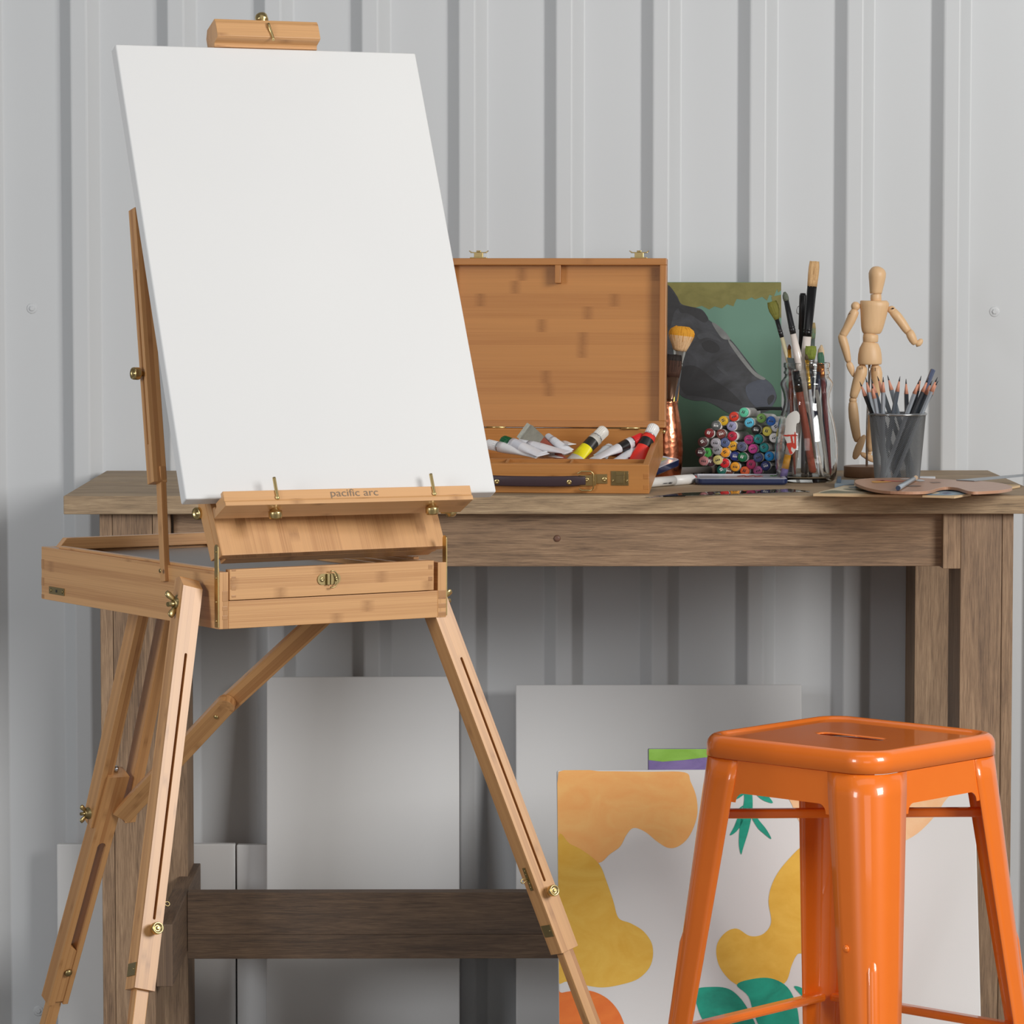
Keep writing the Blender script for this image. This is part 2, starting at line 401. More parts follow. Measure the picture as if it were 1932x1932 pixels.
def poly(mb, pts, n, lift, mi, sub=6, smooth=True):
    P = smooth_loop(pts, sub) if smooth else [V(p) for p in pts]
    nn = V((0, 0, 0))
    for i in range(len(P)): nn += P[i].cross(P[(i+1) % len(P)])
    if nn.dot(n) < 0: P = P[::-1]
    b = len(mb.v); mb.v += [p+n*lift for p in P]
    for t in tessellate_polygon([P]):
        a, c, d = t
        if (P[c]-P[a]).cross(P[d]-P[a]).dot(n) < 0: t = (a, d, c)
        mb.face(None, None, mi, (0, 0), False, [b+i for i in t])

def clip(P, u, t, o, w, h):
    out = []
    for p in P:
        a = min(max((p-o).dot(u), .0002), w-.0002); b = min(max((p-o).dot(t), .0002), h-.0002); out.append(o+u*a+t*b)
    return out
def painted_canvas():
    o, u, t, n, h = lean(1051, 1453, 0, 5.31, R(13), R(1.2))
    w = 797/F*(5.31+h*t.y)
    th = thing('painted_canvas', 'abstract painting of orange, ochre and green shapes behind the orange stool', 'painting', o)
    mats = [M['canvas'], painted('paint_peach', (248, 174, 98), (252, 196, 118)), painted('paint_ochre', (232, 178, 58), (242, 198, 84)), painted('paint_orange', (232, 112, 40), (244, 132, 52)),
            painted('paint_green', (0, 140, 118), (20, 176, 148)), painted('paint_pale', (244, 190, 138), (250, 206, 160)), painted('paint_yellow', (228, 176, 58), (242, 196, 82))]
    part('canvas_cloth', canvas_slab(o, u, t, n, w, h, .019), mats[0], th, .002)
    def px(L): return [Wp(x, y, o+n*.0002, n) for x, y in L]
    mb = MB()
    peach = [(1054, 1456), (1130, 1455), (1220, 1456), (1291, 1457), (1303, 1475), (1314, 1505), (1315, 1540), (1302, 1575), (1283, 1595), (1262, 1600), (1240, 1588), (1218, 1570), (1196, 1562), (1182, 1575), (1170, 1597), (1150, 1612), (1130, 1628), (1090, 1625), (1054, 1600)]
    ochre = [(1053, 1580), (1075, 1592), (1100, 1605), (1130, 1630), (1145, 1665), (1157, 1700), (1167, 1732), (1190, 1742), (1215, 1758), (1231, 1785), (1228, 1820), (1205, 1846), (1170, 1858), (1135, 1863), (1100, 1858), (1070, 1852), (1050, 1845), (1052, 1720)]
    orng = [(1052, 1880), (1060, 1873), (1105, 1868), (1140, 1880), (1165, 1905), (1180, 1940), (1190, 1990), (1170, 2040), (1100, 2060), (1048, 2050)]
    yel = [(1520, 1592), (1535, 1610), (1545, 1700), (1525, 1790), (1505, 1800), (1494, 1820), (1480, 1855), (1440, 1860), (1405, 1862), (1378, 1850), (1356, 1820), (1352, 1785), (1368, 1760), (1390, 1752), (1415, 1766), (1440, 1762), (1455, 1740), (1450, 1700), (1458, 1665), (1480, 1630)]
    pale = [(1488, 1482), (1600, 1480), (1785, 1484), (1780, 1515), (1750, 1555), (1712, 1584), (1640, 1610), (1560, 1600), (1515, 1560), (1495, 1520)]
    for L, mi in ((peach, 1), (ochre, 2), (orng, 3), (yel, 6), (pale, 5)):
        P = clip(smooth_loop(px(L), 5), u, t, o, w, h); poly(mb, P, n, .0003+.00006*mi, mi, smooth=False)
    g = [[(1404, 1482), (1416, 1482), (1420, 1520), (1414, 1560), (1402, 1600), (1398, 1612), (1394, 1590), (1397, 1550), (1404, 1510)],
         [(1400, 1484), (1385, 1495), (1372, 1512), (1390, 1508), (1408, 1494)], [(1420, 1484), (1434, 1484), (1448, 1500), (1458, 1515), (1440, 1510), (1426, 1498)],
         [(1396, 1535), (1385, 1560), (1377, 1576), (1390, 1568), (1402, 1548)], [(1412, 1530), (1428, 1560), (1440, 1572), (1455, 1583), (1446, 1565), (1430, 1545), (1418, 1525)],
         [(1312, 1868), (1345, 1862), (1375, 1866), (1398, 1885), (1415, 1912), (1425, 1940), (1400, 1960), (1360, 1955), (1330, 1930), (1316, 1900)],
         [(1390, 1858), (1420, 1847), (1455, 1846), (1485, 1862), (1502, 1895), (1508, 1935), (1505, 1970), (1450, 1960), (1425, 1920), (1412, 1880)],
         [(1498, 1861), (1515, 1866), (1527, 1890), (1512, 1878)], [(1374, 1535), (1390, 1528), (1402, 1520), (1392, 1536), (1378, 1541)]]
    for L in g: poly(mb, clip(smooth_loop(px(L), 5), u, t, o, w, h), n, .0009, 4, smooth=False)
    part('painting', mb, mats, th)
    # the small one behind, green over violet
    o, u, t, n, h = lean(1223, 1412, 0, 5.50, R(8), 0); w = .22
    th = thing('painted_canvas', 'small canvas with lime green over violet, half hidden behind the abstract painting', 'painting', o)
    part('canvas_cloth', canvas_slab(o, u, t, n, w, h, .018), painted('paint_violet', (122, 104, 160), (142, 122, 178)), th, .0015)
    mb = MB(); P = px([(1224, 1413), (1345, 1413), (1400, 1413), (1400, 1430), (1330, 1429), (1290, 1434), (1250, 1437), (1224, 1434)])
    poly(mb, clip(P, u, t, o, w, h), n, .0003, 0, smooth=False)
    part('painting', mb, [painted('paint_lime', (136, 186, 66), (156, 206, 90))], th)
painted_canvas()

# ------------------------------------------------------------------ orange stool
def build_stool():
    cx, cy, th0 = .5008, 5.0112, R(46.9); zc = .5896
    t = thing('metal_stool', 'glossy orange metal stool standing in front of the abstract painting', 'stool', (cx, cy, 0))
    O = V((cx, cy, 0))
    def rs(h, r, z, N=96):
        P = []; q = N//4
        for k in range(4):
            for j in range(q):
                a = th0+PI/2*k+PI/2*j/(q-1)-0
                c = V((math.cos(th0+PI/2*k+PI/4), math.sin(th0+PI/2*k+PI/4), 0))*((h-r)*math.sqrt(2))
                P.append(O+c+V((math.cos(a), math.sin(a), 0))*r+V((0, 0, z)))
        return P
    h = .1525
    def slot(L, r, z, N=96):
        P = []; q = N//4; a0 = R(46.9); E1 = V((math.cos(a0), math.sin(a0), 0)); D = V((math.cos(a0-PI/2), math.sin(a0-PI/2), 0))
        tot = L+r*PI/2; quad = []
        for j in range(q):
            s_ = tot*j/(q-1)
            if s_ < r*PI/2: quad.append((L+r*math.cos(s_/r), r*math.sin(s_/r)))
            else: quad.append((L-(s_-r*PI/2), r))
        # quarters run from E1 to -D, -D to -E1, -E1 to D, D to E1
        seqs = [[(-x, y) for x, y in quad[::-1]], [(-x, -y) for x, y in quad], [(x, -y) for x, y in quad[::-1]], quad]
        for sq in seqs:
            for x, y in sq: P.append(O+D*x+E1*y+V((0, 0, z)))
        return P
    rings = [rs(h-.002, .044, zc+.0), rs(h, .045, zc+.0006), rs(h, .045, zc+.016), rs(h-.0012, .0445, zc+.0215), rs(h-.004, .043, zc+.0262), rs(h-.008, .040, zc+.0290), rs(h-.012, .037, zc+.0298),
             rs(h-.016, .035, zc+.0292), rs(h-.019, .033, zc+.0268), rs(h-.022, .031, zc+.0256), rs(h-.03, .03, zc+.0252),
             rs(h-.034, .028, zc+.0252), slot(.044, .0150, zc+.0251), slot(.043, .0128, zc+.0246), slot(.0428, .0115, zc+.0238), slot(.0428, .0115, zc+.0228), slot(.047, .018, zc+.0226), rs(h-.03, .03, zc+.0230), rs(h-.008, .04, zc+.024), rs(h-.003, .042, zc+.016), rs(h-.003, .042, zc+.001)]
    sm_ = [True]*(len(rings)-1); sm_[9] = sm_[10] = sm_[11] = False
    part('seat', MB().loft(rings, 0, True, False, False, sm_), M['orange'], t)
    # corner legs: bent sheet with a long round nose, splayed outwards
    zl = zc-.0008
    def legring(k, z, a, r, out):
        A = th0+PI/2*k; ex = V((math.cos(A), math.sin(A), 0)); ey = V((-math.sin(A), math.cos(A), 0)); c = O+(ex+ey)*(h-.0015+out)+V((0, 0, z))
        P = [c-ex*0-ey*a]; n = 10
        P.append(c-ey*(r+(a-r)*.5))
        for j in range(n+1):
            b = PI/2*j/n; P.append(c-(ex+ey)*r+ex*r*math.cos(b)+ey*r*math.sin(b))
        P.append(c-ex*(r+(a-r)*.5)); P.append(c-ex*a)
        Q = [p+(O+V((0, 0, z))-p).normalized()*0-(ex*(1 if i < len(P)-2 else .0)+ey*(1 if i > 1 else 0))*0 for i, p in enumerate(P)]
        # inner skin
        cc = c-(ex+ey)*.0018; In = [cc-ey*(a-.0018)]; In.append(cc-ey*(r+(a-r)*.5)); ri = r-.0018
        for j in range(n+1):
            b = PI/2*j/n; In.append(c-(ex+ey)*r+ex*ri*math.cos(b)+ey*ri*math.sin(b))
        In.append(cc-ex*(r+(a-r)*.5)); In.append(cc-ex*(a-.0018))
        return P+In[::-1]
    spl = .088
    for k in range(4):
        rings = []
        for z, a, r in ((zl, .0745, .043), (zl-.03, .074, .042), (zl-.05, .0725, .041), (.42, .066, .038), (.3, .059, .035), (.15, .05, .03), (FZ+.012, .043, .026)):
            rings.append(legring(k, z, a, r, (zl-z)*spl))
        lg = part('leg', MB().loft(rings[::-1], 0), M['orange'], t)
        # pressed rib low on the nose
        A = th0+PI/2*k+PI/4; d = V((math.cos(A), math.sin(A), 0)); mb = MB()
        def nose(z, off=0):
            r = .026+(.041-.026)*(z/.54); out = (zl-z)*spl
            return O+d*((h-.0015+out)*math.sqrt(2)-r*(math.sqrt(2)-1)+off)+V((0, 0, z))
        mb.tube([nose(.352, -.0125), nose(.344, -.0105), nose(.332, -.0092), nose(.2, -.0092), nose(.06, -.0092)], [.007, .0104, .0114, .0114, .0114], 24)
        if k: part('pressed_rib', mb, M['orange'], lg)
        A2 = th0+PI/2*k; ex = V((math.cos(A2), math.sin(A2), 0)); ey = V((-math.sin(A2), math.cos(A2), 0))
        if k == 2:
            rv = MB(); p = O+(ex+ey)*(h+(zl-.36)*spl-.0015)-ey*.046+V((0, 0, .362)); rv.lathe([(.0055, 0), (.005, .0015), (.003, .0028), (.0006, .0033)], p, ex, 14); part('rivet', rv, M['orange'], lg)
        ft = MB(); q = O+(ex+ey)*(h-.0015+zl*spl)
        ft.box(q-(ex+ey)*.02+V((0, 0, FZ+.006)), (ex, ey, (0, 0, 1)), (.044, .044, .012)); part('foot', ft, M['black'], lg, .002)
    # apron sheets between the legs, the bottom corners running round into them
    for k in range(4):
        A = th0+PI/2*k; ex = V((math.cos(A), math.sin(A), 0)); ey = V((-math.sin(A), math.cos(A), 0)); c = O+ex*(h-.0026)
        a = h-.07; zb = zl-.043; pts = [(-a, zl), (a, zl)]
        rr = .013
        def arc(cx_, a0, a1): return [(cx_+rr*math.cos(a0+(a1-a0)*j/6), zb-rr+rr*math.sin(a0+(a1-a0)*j/6)) for j in range(7)]
        a2 = h-.0755
        pts = [(-a2-.012, zl), (a2+.012, zl), (a2+.010, zb), (a2+.006, zb-rr)]+[(a2-rr+rr*math.cos(b), zb-rr+rr*math.sin(b)) for b in [0+PI/2*j/6 for j in range(7)]]
        pts += [(-a2+rr+rr*math.cos(b), zb-rr+rr*math.sin(b)) for b in [PI/2+PI/2*j/6 for j in range(7)]]+[(-a2-.006, zb-rr), (-a2-.010, zb)]
        part('apron', MB().prism([c+ey*x+V((0, 0, z))+ex*(zl-z)*spl*.93 for x, z in pts], -ex*.0015), M['orange'], t)
        # foot rest
        z = .208; o = (zl-z)*spl+h-.012
        p0 = O+(ex-ey)*o+V((0, 0, z)); p1 = O+(ex+ey)*o+V((0, 0, z)); e = (p1-p0).normalized()
        part('foot_rest', MB().beam(p0+e*.012, p1-e*.012, .02, .012, ex), M['orange'], t, .004)
    for k in range(2):
        A = th0+PI/4+PI/2*k; d = V((math.cos(A), math.sin(A), 0)); z = .5225-.013*k; o = (h+(zl-z)*spl)*math.sqrt(2)-.028
        part('cross_brace', MB().beam(O-d*o+V((0, 0, z)), O+d*o+V((0, 0, z)), .016, .0125, V((-d.y, d.x, 0))), M['orange'], t, .003)
build_stool()

# ------------------------------------------------------------------ field easel
def rotm(z, x=0, y=0): return MX.Rotation(z, 3, 'Z') @ MX.Rotation(x, 3, 'X') @ MX.Rotation(y, 3, 'Y')
def knob(mb, p, ax, r=.0075, s=1.0):
    mb.lathe([(.0025*s, -.004), (.003*s, .002), (r*.55, .003), (r*.6, .0045), (r*.95, .0055), (r, .007), (r, .0125), (r*.92, .0145), (r*.7, .0135), (r*.5, .0118), (r*.28, .0125), (r*.15, .014)], p, ax, 28)
def screw(mb, p, ax, r=.0022): mb.lathe([(r, 0), (r*.9, .0006), (r*.45, .0011), (r*.2, .0006)], p, ax, 12)
def wingnut(mb, p, ax, up, s=1.0):
    p = V(p); ax = V(ax).normalized(); up = V(up); up = (up-ax*up.dot(ax)).normalized(); sd = ax.cross(up)
    mb.lathe([(.008*s, 0), (.008*s, .0012*s), (.0052*s, .0014*s), (.0048*s, .006*s), (.0035*s, .007*s)], p, ax, 20)
    mb.cyl(p, p+ax*.0135*s, .0022*s, 12)
    for q in (-1, 1):
        a = p+ax*.004*s+up*q*.003*s; b = p+ax*.012*s+up*q*.0095*s
        mb.lathe([(.0022*s, 0), (.0028*s, .004*s), (.0035*s, .0085*s), (.0030*s, .0115*s), (.001*s, .0125*s)], a, (b-a), 12, flat=.45, fdir=up.cross(ax).cross(b-a) if False else ax)
E_ = {}
def build_easel():
    t = thing('field_easel', 'bamboo box easel on three slotted legs holding the big blank canvas', 'easel', (-.2, 4.6, 0))
    BAM, JNT, LEG, BR = M['bam'], M['bamd'], M['bamleg'], M['brass']
    B = rotm(R(32.74), R(-.13), R(.42)); B0 = V((-.31528, 4.42, .82172)); u, v, w = B @ V((1, 0, 0)), B @ V((0, 1, 0)), B @ V((0, 0, 1))
    l, h, wd = .482, .0684, .3206; th = .0125; ax = (u, v, w)
    def P(a, b, c): return B0+u*a+v*b+w*c
    def bb(mb, a0, a1, b0, b1, c0, c1, g=0, mi=0): mb.box(P((a0+a1)/2, (b0+b1)/2, (c0+c1)/2), ax, (a1-a0, b1-b0, c1-c0), g, mi)
    box = MB(); hl = h
    bb(box, 0, th, 0, l, 0, hl, 1); bb(box, wd-th, wd, 0, l, 0, h, 1); bb(box, th, wd-th, l-th, l, 0, h, 0)
    bb(box, th, wd-th, .0, th, 0, .0335, 0); bb(box, th, wd-th, th, l-th, .004, .009, 1)
    # darker end grain of the finger joints
    e = .00025
    for c0, c1 in ((.001, .0065), (.0175, .0285), (.0395, .0525)): bb(box, -e, .006, l-.0085, l+e, c0, c1, 0, 1)
    for c0, c1 in ((.011, .0165), (.022, .0275), (.033, .046)): bb(box, .0035, .0115, -e, .002, c0, c1, 0, 1)
    for c0, c1 in ((.001, .007), (.0115, .0175), (.0225, .034)): bb(box, wd-.012, wd-.0005, -e, .002, c0, c1, 0, 1)
    bo = part('box', box, [BAM, JNT], t, .0007)
    lip = MB(); bb(lip, .003, .011, .02, l-.045, h, h+.0035, 1); bb(lip, wd-.011, wd-.003, .06, l-.02, h, h+.0035, 1); part('rim_strip', lip, BAM, bo, .0008)
    # the raised board at the far end
    rb = MB(); rb.prism([P(.012, l-.022, h-.004), P(.026, l-.022, h+.0115), P(wd-.02, l-.022, h+.0115), P(wd-.012, l-.022, h-.004)], v*.012, u); part('end_board', rb, BAM, t, .0008)
    ld = MB(); bb(ld, th+.001, wd-th-.001, .012, l-.03, h-.0095, h-.007, 0); part('grey_tray', ld, M['grey_liner'], t)
    for a in (.19, .225, .262): 
        pass
    dv = MB(); bb(dv, .245, .249, .03, l-.03, h-.007, h-.001, 1); bb(dv, .275, .279, .03, l-.03, h-.007, h-.001, 1); part('divider', dv, BAM, t)
    # drawer with its ring latch
    d = MB(); d0, d1 = .0135, .3035-.002; z0, z1 = .0345, .0712
    bb(d, d0, d1, -.0012, .0095, z0, z1, 0); bb(d, d0, d0+.008, .0095, .4, z0, h-.011, 1); bb(d, d1-.008, d1, .0095, .4, z0, h-.011, 1); bb(d, d0, d1, .0095, .4, z0, z0+.004, 1)
    for c0, c1 in ((.0375, .0405), (.046, .0515), (.0575, .063), (.069, .0715)): bb(d, d0+.002, d0+.0085, -.0012-e, .002, c0, c1, 0, 1)
    for c0, c1 in ((.046, .0515), (.0605, .0665)): bb(d, d1-.0085, d1-.002, -.0012-e, .002, c0, c1, 0, 1)
    dr = part('drawer', d, [BAM, JNT], t, .0006)
    lt = MB(); c = P(.1505, -.0012, .0545); n = -v
    def stad(c, L, r, n_, ux, uy): return [c+ux*(L+r*math.cos(a))+uy*r*math.sin(a) for a in [-PI/2+PI*i/8 for i in range(9)]]+[c-ux*(L)+ux*r*math.cos(a)+uy*r*math.sin(a) for a in [PI/2+PI*i/8 for i in range(9)]]
    lt.prism(stad(c, .0095, .0068, n, u, w), n*.0012, u)
    lt.box(c+n*.0025-u*.0025, (u, w, n), (.0035, .0132, .004)); lt.box(c+n*.0026+u*.0015, (u, w, n), (.002, .0132, .0045)); screw(lt, c-u*.0100+n*.0012, n, .0034); screw(lt, c+u*.0105+n*.0012, n, .0034)
    ring = [c+n*.0055+u*(.0020+.0078*math.cos(a))+w*.0102*math.sin(a) for a in [-1.9+3.8*i/24 for i in range(25)]]
    lt.tube(ring, .0009, 8); part('latch', lt, M['brassold'], dr, label='brass ring latch')
    # slotted telescoping legs
    def leg(name, q0, q1, wdt, dep, side, slot, ext, ewid, tab, kn, hook, cham=True):
        q0, q1 = V(q0), V(q1); L = (q1-q0).normalized(); S = (V(side)-L*V(side).dot(L)).normalized(); T = L.cross(S)
        if T.y > 0: T = -T
        o = part('leg', MB().beam(q0, q1, wdt, dep, S), LEG, t, .0009)
        if cham: cut(o, MB().box(q0+T*dep*.7-L*.003, ((L+T).normalized(), S, (L-T).normalized()), (.02, .1, .03)))
        (s0, s1, sw, off) = slot; a = q0+(q1-q0)*s0+T*dep/2+S*off; b = q0+(q1-q0)*s1+T*dep/2+S*off; K = MB()
        st = [a-S*sw/2+L*sw/2, b-S*sw/2-L*sw/2]+[b-L*sw/2+S*(-sw/2*math.cos(x))+L*sw/2*math.sin(x) for x in [PI*i/8 for i in range(1, 8)]]+[b+S*sw/2-L*sw/2, a+S*sw/2+L*sw/2]+[a+L*sw/2+S*sw/2*math.cos(x)-L*sw/2*math.sin(x) for x in [PI*i/8 for i in range(1, 8)]]
        K.prism([p+T*.004 for p in st], -T*(dep*.75), L); cut(o, K)
        ex = MB(); ex.beam(q1-L*.05, V(ext), ewid[0], ewid[1], S); part('leg_extension', ex, LEG, o, .0008)
        if kn is not None: m = MB(); knob(m, q0+(q1-q0)*kn+S*off+T*dep/2, T, .0072); part('knob', m, BR, o, label='brass knob')
        if tab is not None:
            m = MB(); c_ = q0+(q1-q0)*tab-S*wdt/2*1.0; m.box(c_-S*.0005, (L, T, S), (.0155, dep*.8, .0012)); screw(m, c_-S*.001+T*dep*.25, -S, .0015); part('metal_tab', m, M['brassold'], o, .0003)
        if hook is not None:
            sgn = hook[1]; c_ = q0+(q1-q0)*hook[0]+S*sgn*(wdt/2); m = MB(); m.box(c_+S*sgn*.0006, (L, T, S), (.03, .006, .0012))
            for dd in (-.011, -.006, .006, .011): screw(m, c_+L*dd+S*sgn*.001, S*sgn, .0016)
            hk = [c_+S*sgn*.001-L*.001, c_+S*sgn*.004-L*.0015, c_+S*sgn*.009-L*.003, c_+S*sgn*.0115-L*.0005, c_+S*sgn*.0095+L*.002, c_+S*sgn*.005+L*.001, c_+S*sgn*.0015+L*.0018]
            m.tube(smooth_loop(hk, 4, False), .0008, 8); part('hook', m, M['brassold'], o)
        return o, L, S, T
    # the two front legs
    uh = V((u.x, u.y, 0)).normalized()
    q0 = W(357.5, 1092, 4.445); q1 = W(264, 1869, 4.262); dirv = (q1-q0).normalized()
    def floor_end(q0, q1, z=FZ+.002): return q0+(q1-q0)*((q0.z-z)/(q0.z-q1.z))
    leg('leg', q0, q1, .0262, .0255, uh, (.19, .835, .0034, .0012), floor_end(q0, q1), (.0165, .015), .955, .858, (.788, 1))
    m = MB(); S = uh
    wingnut(m, W(338, 1139, 4.43), -uh+V((0, -.35, .04)), V((-.35, 0, 1)), 1.35); part('wing_nut', m, M['brassold'], t, label='brass wing nut')
    q0 = W(812, 1118, 4.606); q1 = W(1065, 1793, 4.585)
    o, L, S, T = leg('leg', q0, q1, .0262, .0255, uh, (.185, .81, .0034, .0008), floor_end(q0, q1), (.0165, .015), .935, .838, None, False)
    m = MB(); c_ = q0+(q1-q0)*.79-S*.0131-T*0; m.box(c_-S*.0006, (L, T, S), (.03, .006, .0012))
    for dd in (-.011, -.006, .006, .011): screw(m, c_+L*dd-S*.001, -S, .0016)
    hk = [c_-S*.001-L*.001, c_-S*.004-L*.0015, c_-S*.009-L*.003, c_-S*.0115-L*.0005, c_-S*.0095+L*.002, c_-S*.005+L*.001, c_-S*.0015+L*.0018]
    m.tube(smooth_loop(hk, 4, False), .0008, 8); part('hook', m, M['brassold'], o)
    m = MB(); wingnut(m, P(wd+.001, .02, .018), u, V((0, .3, -1)), 1.25); part('wing_nut', m, BR, t, label='brass wing nut')
    # rear leg: two rails, slotted middle piece and its extension
    Y0, Y1, Y2 = 4.845, 4.955, 5.075
    side = uh
    def rear(px, py):
        f = (py-1165)/(1885-1165); return W(px, py, Y0+(Y2-Y0)*f)
    a0, a1 = rear(264, 1150), rear(174, 1552); b0, b1 = rear(315, 1150)+uh*.0, rear(236, 1548)
    rr = part('leg', MB().beam(a0, a1, .0165, .026, side), LEG, t, .001)
    part('leg_rail', MB().beam(b0+V((0, .025, 0)), b1+V((0, .02, 0)), .0165, .024, side), LEG, rr, .001)
    c0, c1 = rear(219, 1457), rear(103, 1886); L = (c1-c0).normalized(); S = (side-L*side.dot(L)).normalized(); T = L.cross(S); T = -T if T.y > 0 else T
    mid = part('leg_slotted_piece', MB().beam(c0, c1, .030, .024, side), LEG, rr, .0012)
    K = MB(); x0 = c0+L*(c1-c0).length*.30; K.box((x0+c1+L*.02)/2+T*.012+S*.001, (L, S, T), ((c1-x0).length+.02, .0125, .05)); cut(mid, K)
    K = MB(); K.cyl(x0+T*.03+S*.001, x0-T*.03+S*.001, .00625, 20); cut(mid, K)
    ton = MB(); g0 = c0+(c1-c0)*.735; ton.prism([g0-S*.005+T*.011, g0+S*.007+T*.011+L*.010, c1+S*.007+T*.011-L*.004, c1-S*.005+T*.011-L*.004], -T*.018, L); part('leg_tongue', ton, LEG, mid, .0008)
    ex = c0+(c1-c0)*((c0.z-FZ-.002)/(c0.z-c1.z)); part('leg_extension', MB().beam(c1-L*.04-S*.001, ex, .017, .015, side), LEG, mid, .0008)
    m = MB(); m.lathe([(.0058, 0), (.0052, .002), (.003, .0035), (.0006, .004)], c0+(c1-c0)*.855+T*.0125+S*.002, T, 20); part('bolt_head', m, M['brassold'], mid)
    m = MB(); wingnut(m, a1-(a1-a0).normalized()*.016-S*.009, -S+V((0, -.3, 0)), V((0, 0, 1)), 1.0); part('wing_nut', m, M['brassold'], rr)
    m = MB(); m.lathe([(.0045, -.001), (.0052, .002), (.004, .005), (.001, .0065)], c0-L*.001-T*.004, -L, 18); part('bolt_head', m, M['steel'], rr)
    # folding brace from under the box to the rear leg
    k0, k1 = W(612, 1160, 4.72), W(418, 1338, 4.83); part('brace', MB().beam(k0, k1, .0125, .0245, V((.35, -1, .1))), LEG, t, .001)
    k2, k3 = W(428, 1322, 4.815), W(232, 1532, 4.965); L = (k3-k2).normalized(); S = V((.35, -1, .1)); S = (S-L*S.dot(L)).normalized(); T = L.cross(S)
    hw = .0125; mb = MB(); pts = [k2+T*hw*math.cos(a)-L*hw*math.sin(a) for a in [PI*i/12 for i in range(13)]]+[k3-T*hw, k3+T*hw]
    mb.prism([p+S*.0135 for p in pts], -S*.012, L); br = part('brace', mb, LEG, t, .0009)
    m = MB(); m.lathe([(.0034, 0), (.003, .0012), (.0012, .002)], k2+L*.022+S*.0135, S, 16); part('bolt_head', m, BR, br)
    # lid support arm on the left side of the box
    Ya, Yb = 4.545, 4.60
    lo0, lo1 = W(312, 1097, Ya-.012), W(303, 880, Ya+.005); arm = part('support_arm', MB().beam(lo0, lo1, .0078, .0125, uh), LEG, t, .0006)
    s0, s1 = W(297, 912, Ya+.002), W(261, 395, Yb+.035); sl = MB(); sl.beam(s0, s1, .0185, .0175, uh)
    sleeve = part('arm_sleeve', sl, LEG, arm, .0008); L = (s1-s0).normalized(); S = (uh-L*uh.dot(L)).normalized(); T = L.cross(S); T = -T if T.y > 0 else T
    K = MB(); ln = (s1-s0).length; K.box(s0+L*ln*(.14+.775)/2-S*.0095, (L, T, S), (ln*.635, .0034, .012)); cut(sleeve, K)
    m = MB(); knob(m, s0+L*ln*.395-S*.0093, -S, .0078, 1.1); part('knob', m, BR, sleeve, label='brass knob')
    m = MB(); screw(m, W(302, 1077, Ya-.02), -uh, .0028); part('screw', m, M['brassold'], arm)
    # tilted lid panel (front edge up)
    tau = R(26); pt = V((0, 0, 0)); up = (w*math.cos(tau)+v*math.sin(tau)).normalized(); nn = u.cross(up)
    a = W(419, 1048, 4.446); pl = MB(); c = a+u*(wd-.003)/2+up*.055-nn*.006; pl.box(c, (u, up, nn), (wd-.003, .11, .012), 1); 
    pn = part('lid_panel', pl, BAM, t, .0009)
    lp = MB()
    for q in (-.0004, wd-.003-.0085): lp.box(a+u*(q+.0045)+up*.062-nn*.0205, (u, up, nn), (.009, .116, .017), 1)
    lp.box(a+u*wd/2+up*.006-nn*.0205, (u, up, nn), (wd-.024, .012, .017), 0)
    part('lid_frame', lp, BAM, pn, .0008)
    # strap hinges
    for q, y0_, y1_ in ((-.001, -.004, .022), (wd+.0008, .0, .0)):
        m = MB(); s_ = -1 if q < 0 else 1; b0_ = P(q, .0045, .002); b1_ = P(q, .0055, h+.029); m.beam(b0_, b1_, .0014, .0085, u)
        m.lathe([(.0042, 0), (.0042, .0013)], b1_-u*.0006, u, 18)
        for f in (.08, .32, .62, .95): screw(m, b0_+(b1_-b0_)*f+u*s_*.0006, u*s_, .0016)
        part('strap_hinge', m, BR, t, label='brass strap')
    # metal plate with slot at the far left
    m = MB(); c = P(-.0006, .436, .0135); m.box(c, (v, w, u), (.044, .0095, .0012))
    for dd in (-.0165, .0165): screw(m, c+v*dd-u*.0006, -u, .0022)
    pm = part('lock_plate', m, M['brassold'], t, .0004); m = MB(); m.box(c-u*.0007, (v, w, u), (.004, .0035, .0004)); part('keyhole', m, M['black'], pm)
    # canvas frame directions
    Cm = rotm(R(24.0), R(-25.5), R(.36)); cu, ct, cn = Cm @ V((1, 0, 0)), Cm @ V((0, 0, 1)), -(Cm @ V((0, 1, 0))); C0 = V((-.3546, 4.4206, .97795))
    E_.update(cu=cu, ct=ct, cn=cn, C0=C0)
    Lm = rotm(R(25.5), R(-25.5), R(.36)); lu, lt_, ln_ = Lm @ V((1, 0, 0)), Lm @ V((0, 0, 1)), -(Lm @ V((0, 1, 0)))
    # the ledge the canvas stands on, with its two hooks
    f0 = Wp(420, 927, C0+cn*.022, cn); lw = .326
    f0 = C0+cn*.0225+(f0-(C0+cn*.0225))
    lg = MB(); prof = [(0, 0), (0, -.0125), (.0022, -.0145), (.0022, -.0195), (-.040, -.0195), (-.040, -.0065), (-.034, -.0065), (-.034, -.0095), (-.0275, -.0095), (-.0275, -.0045), (-.008, -.0045), (-.008, 0)]
    lg.prism([f0+ln_*a_+lt_*b_ for a_, b_ in prof], lu*lw, lu); ledge = part('canvas_ledge', lg, BAM, t, .0006)
    for q in (.0685, .2755):
        m = MB(); b = f0+lu*q+lt_*-.009+ln_*.0008
        m.tube(smooth_loop([b+lt_*.025, b+lt_*.012, b+lt_*.001, b+lt_*-.0025-ln_*.0005, b-lt_*.001-ln_*.004], 4, False), .0021, 10)
        m.lathe([(.0028, -.0004), (.0028, .0008)], b-lt_*.001, ln_, 16); part('hook', m, BR, ledge, label='brass hook')
        m = MB(); knob(m, f0+lu*(q-.001)-ln_*.009-lt_*.0175, V((.05, .1, -1)), .0082, 1.0); part('knob', m, BR, ledge, label='brass knob')
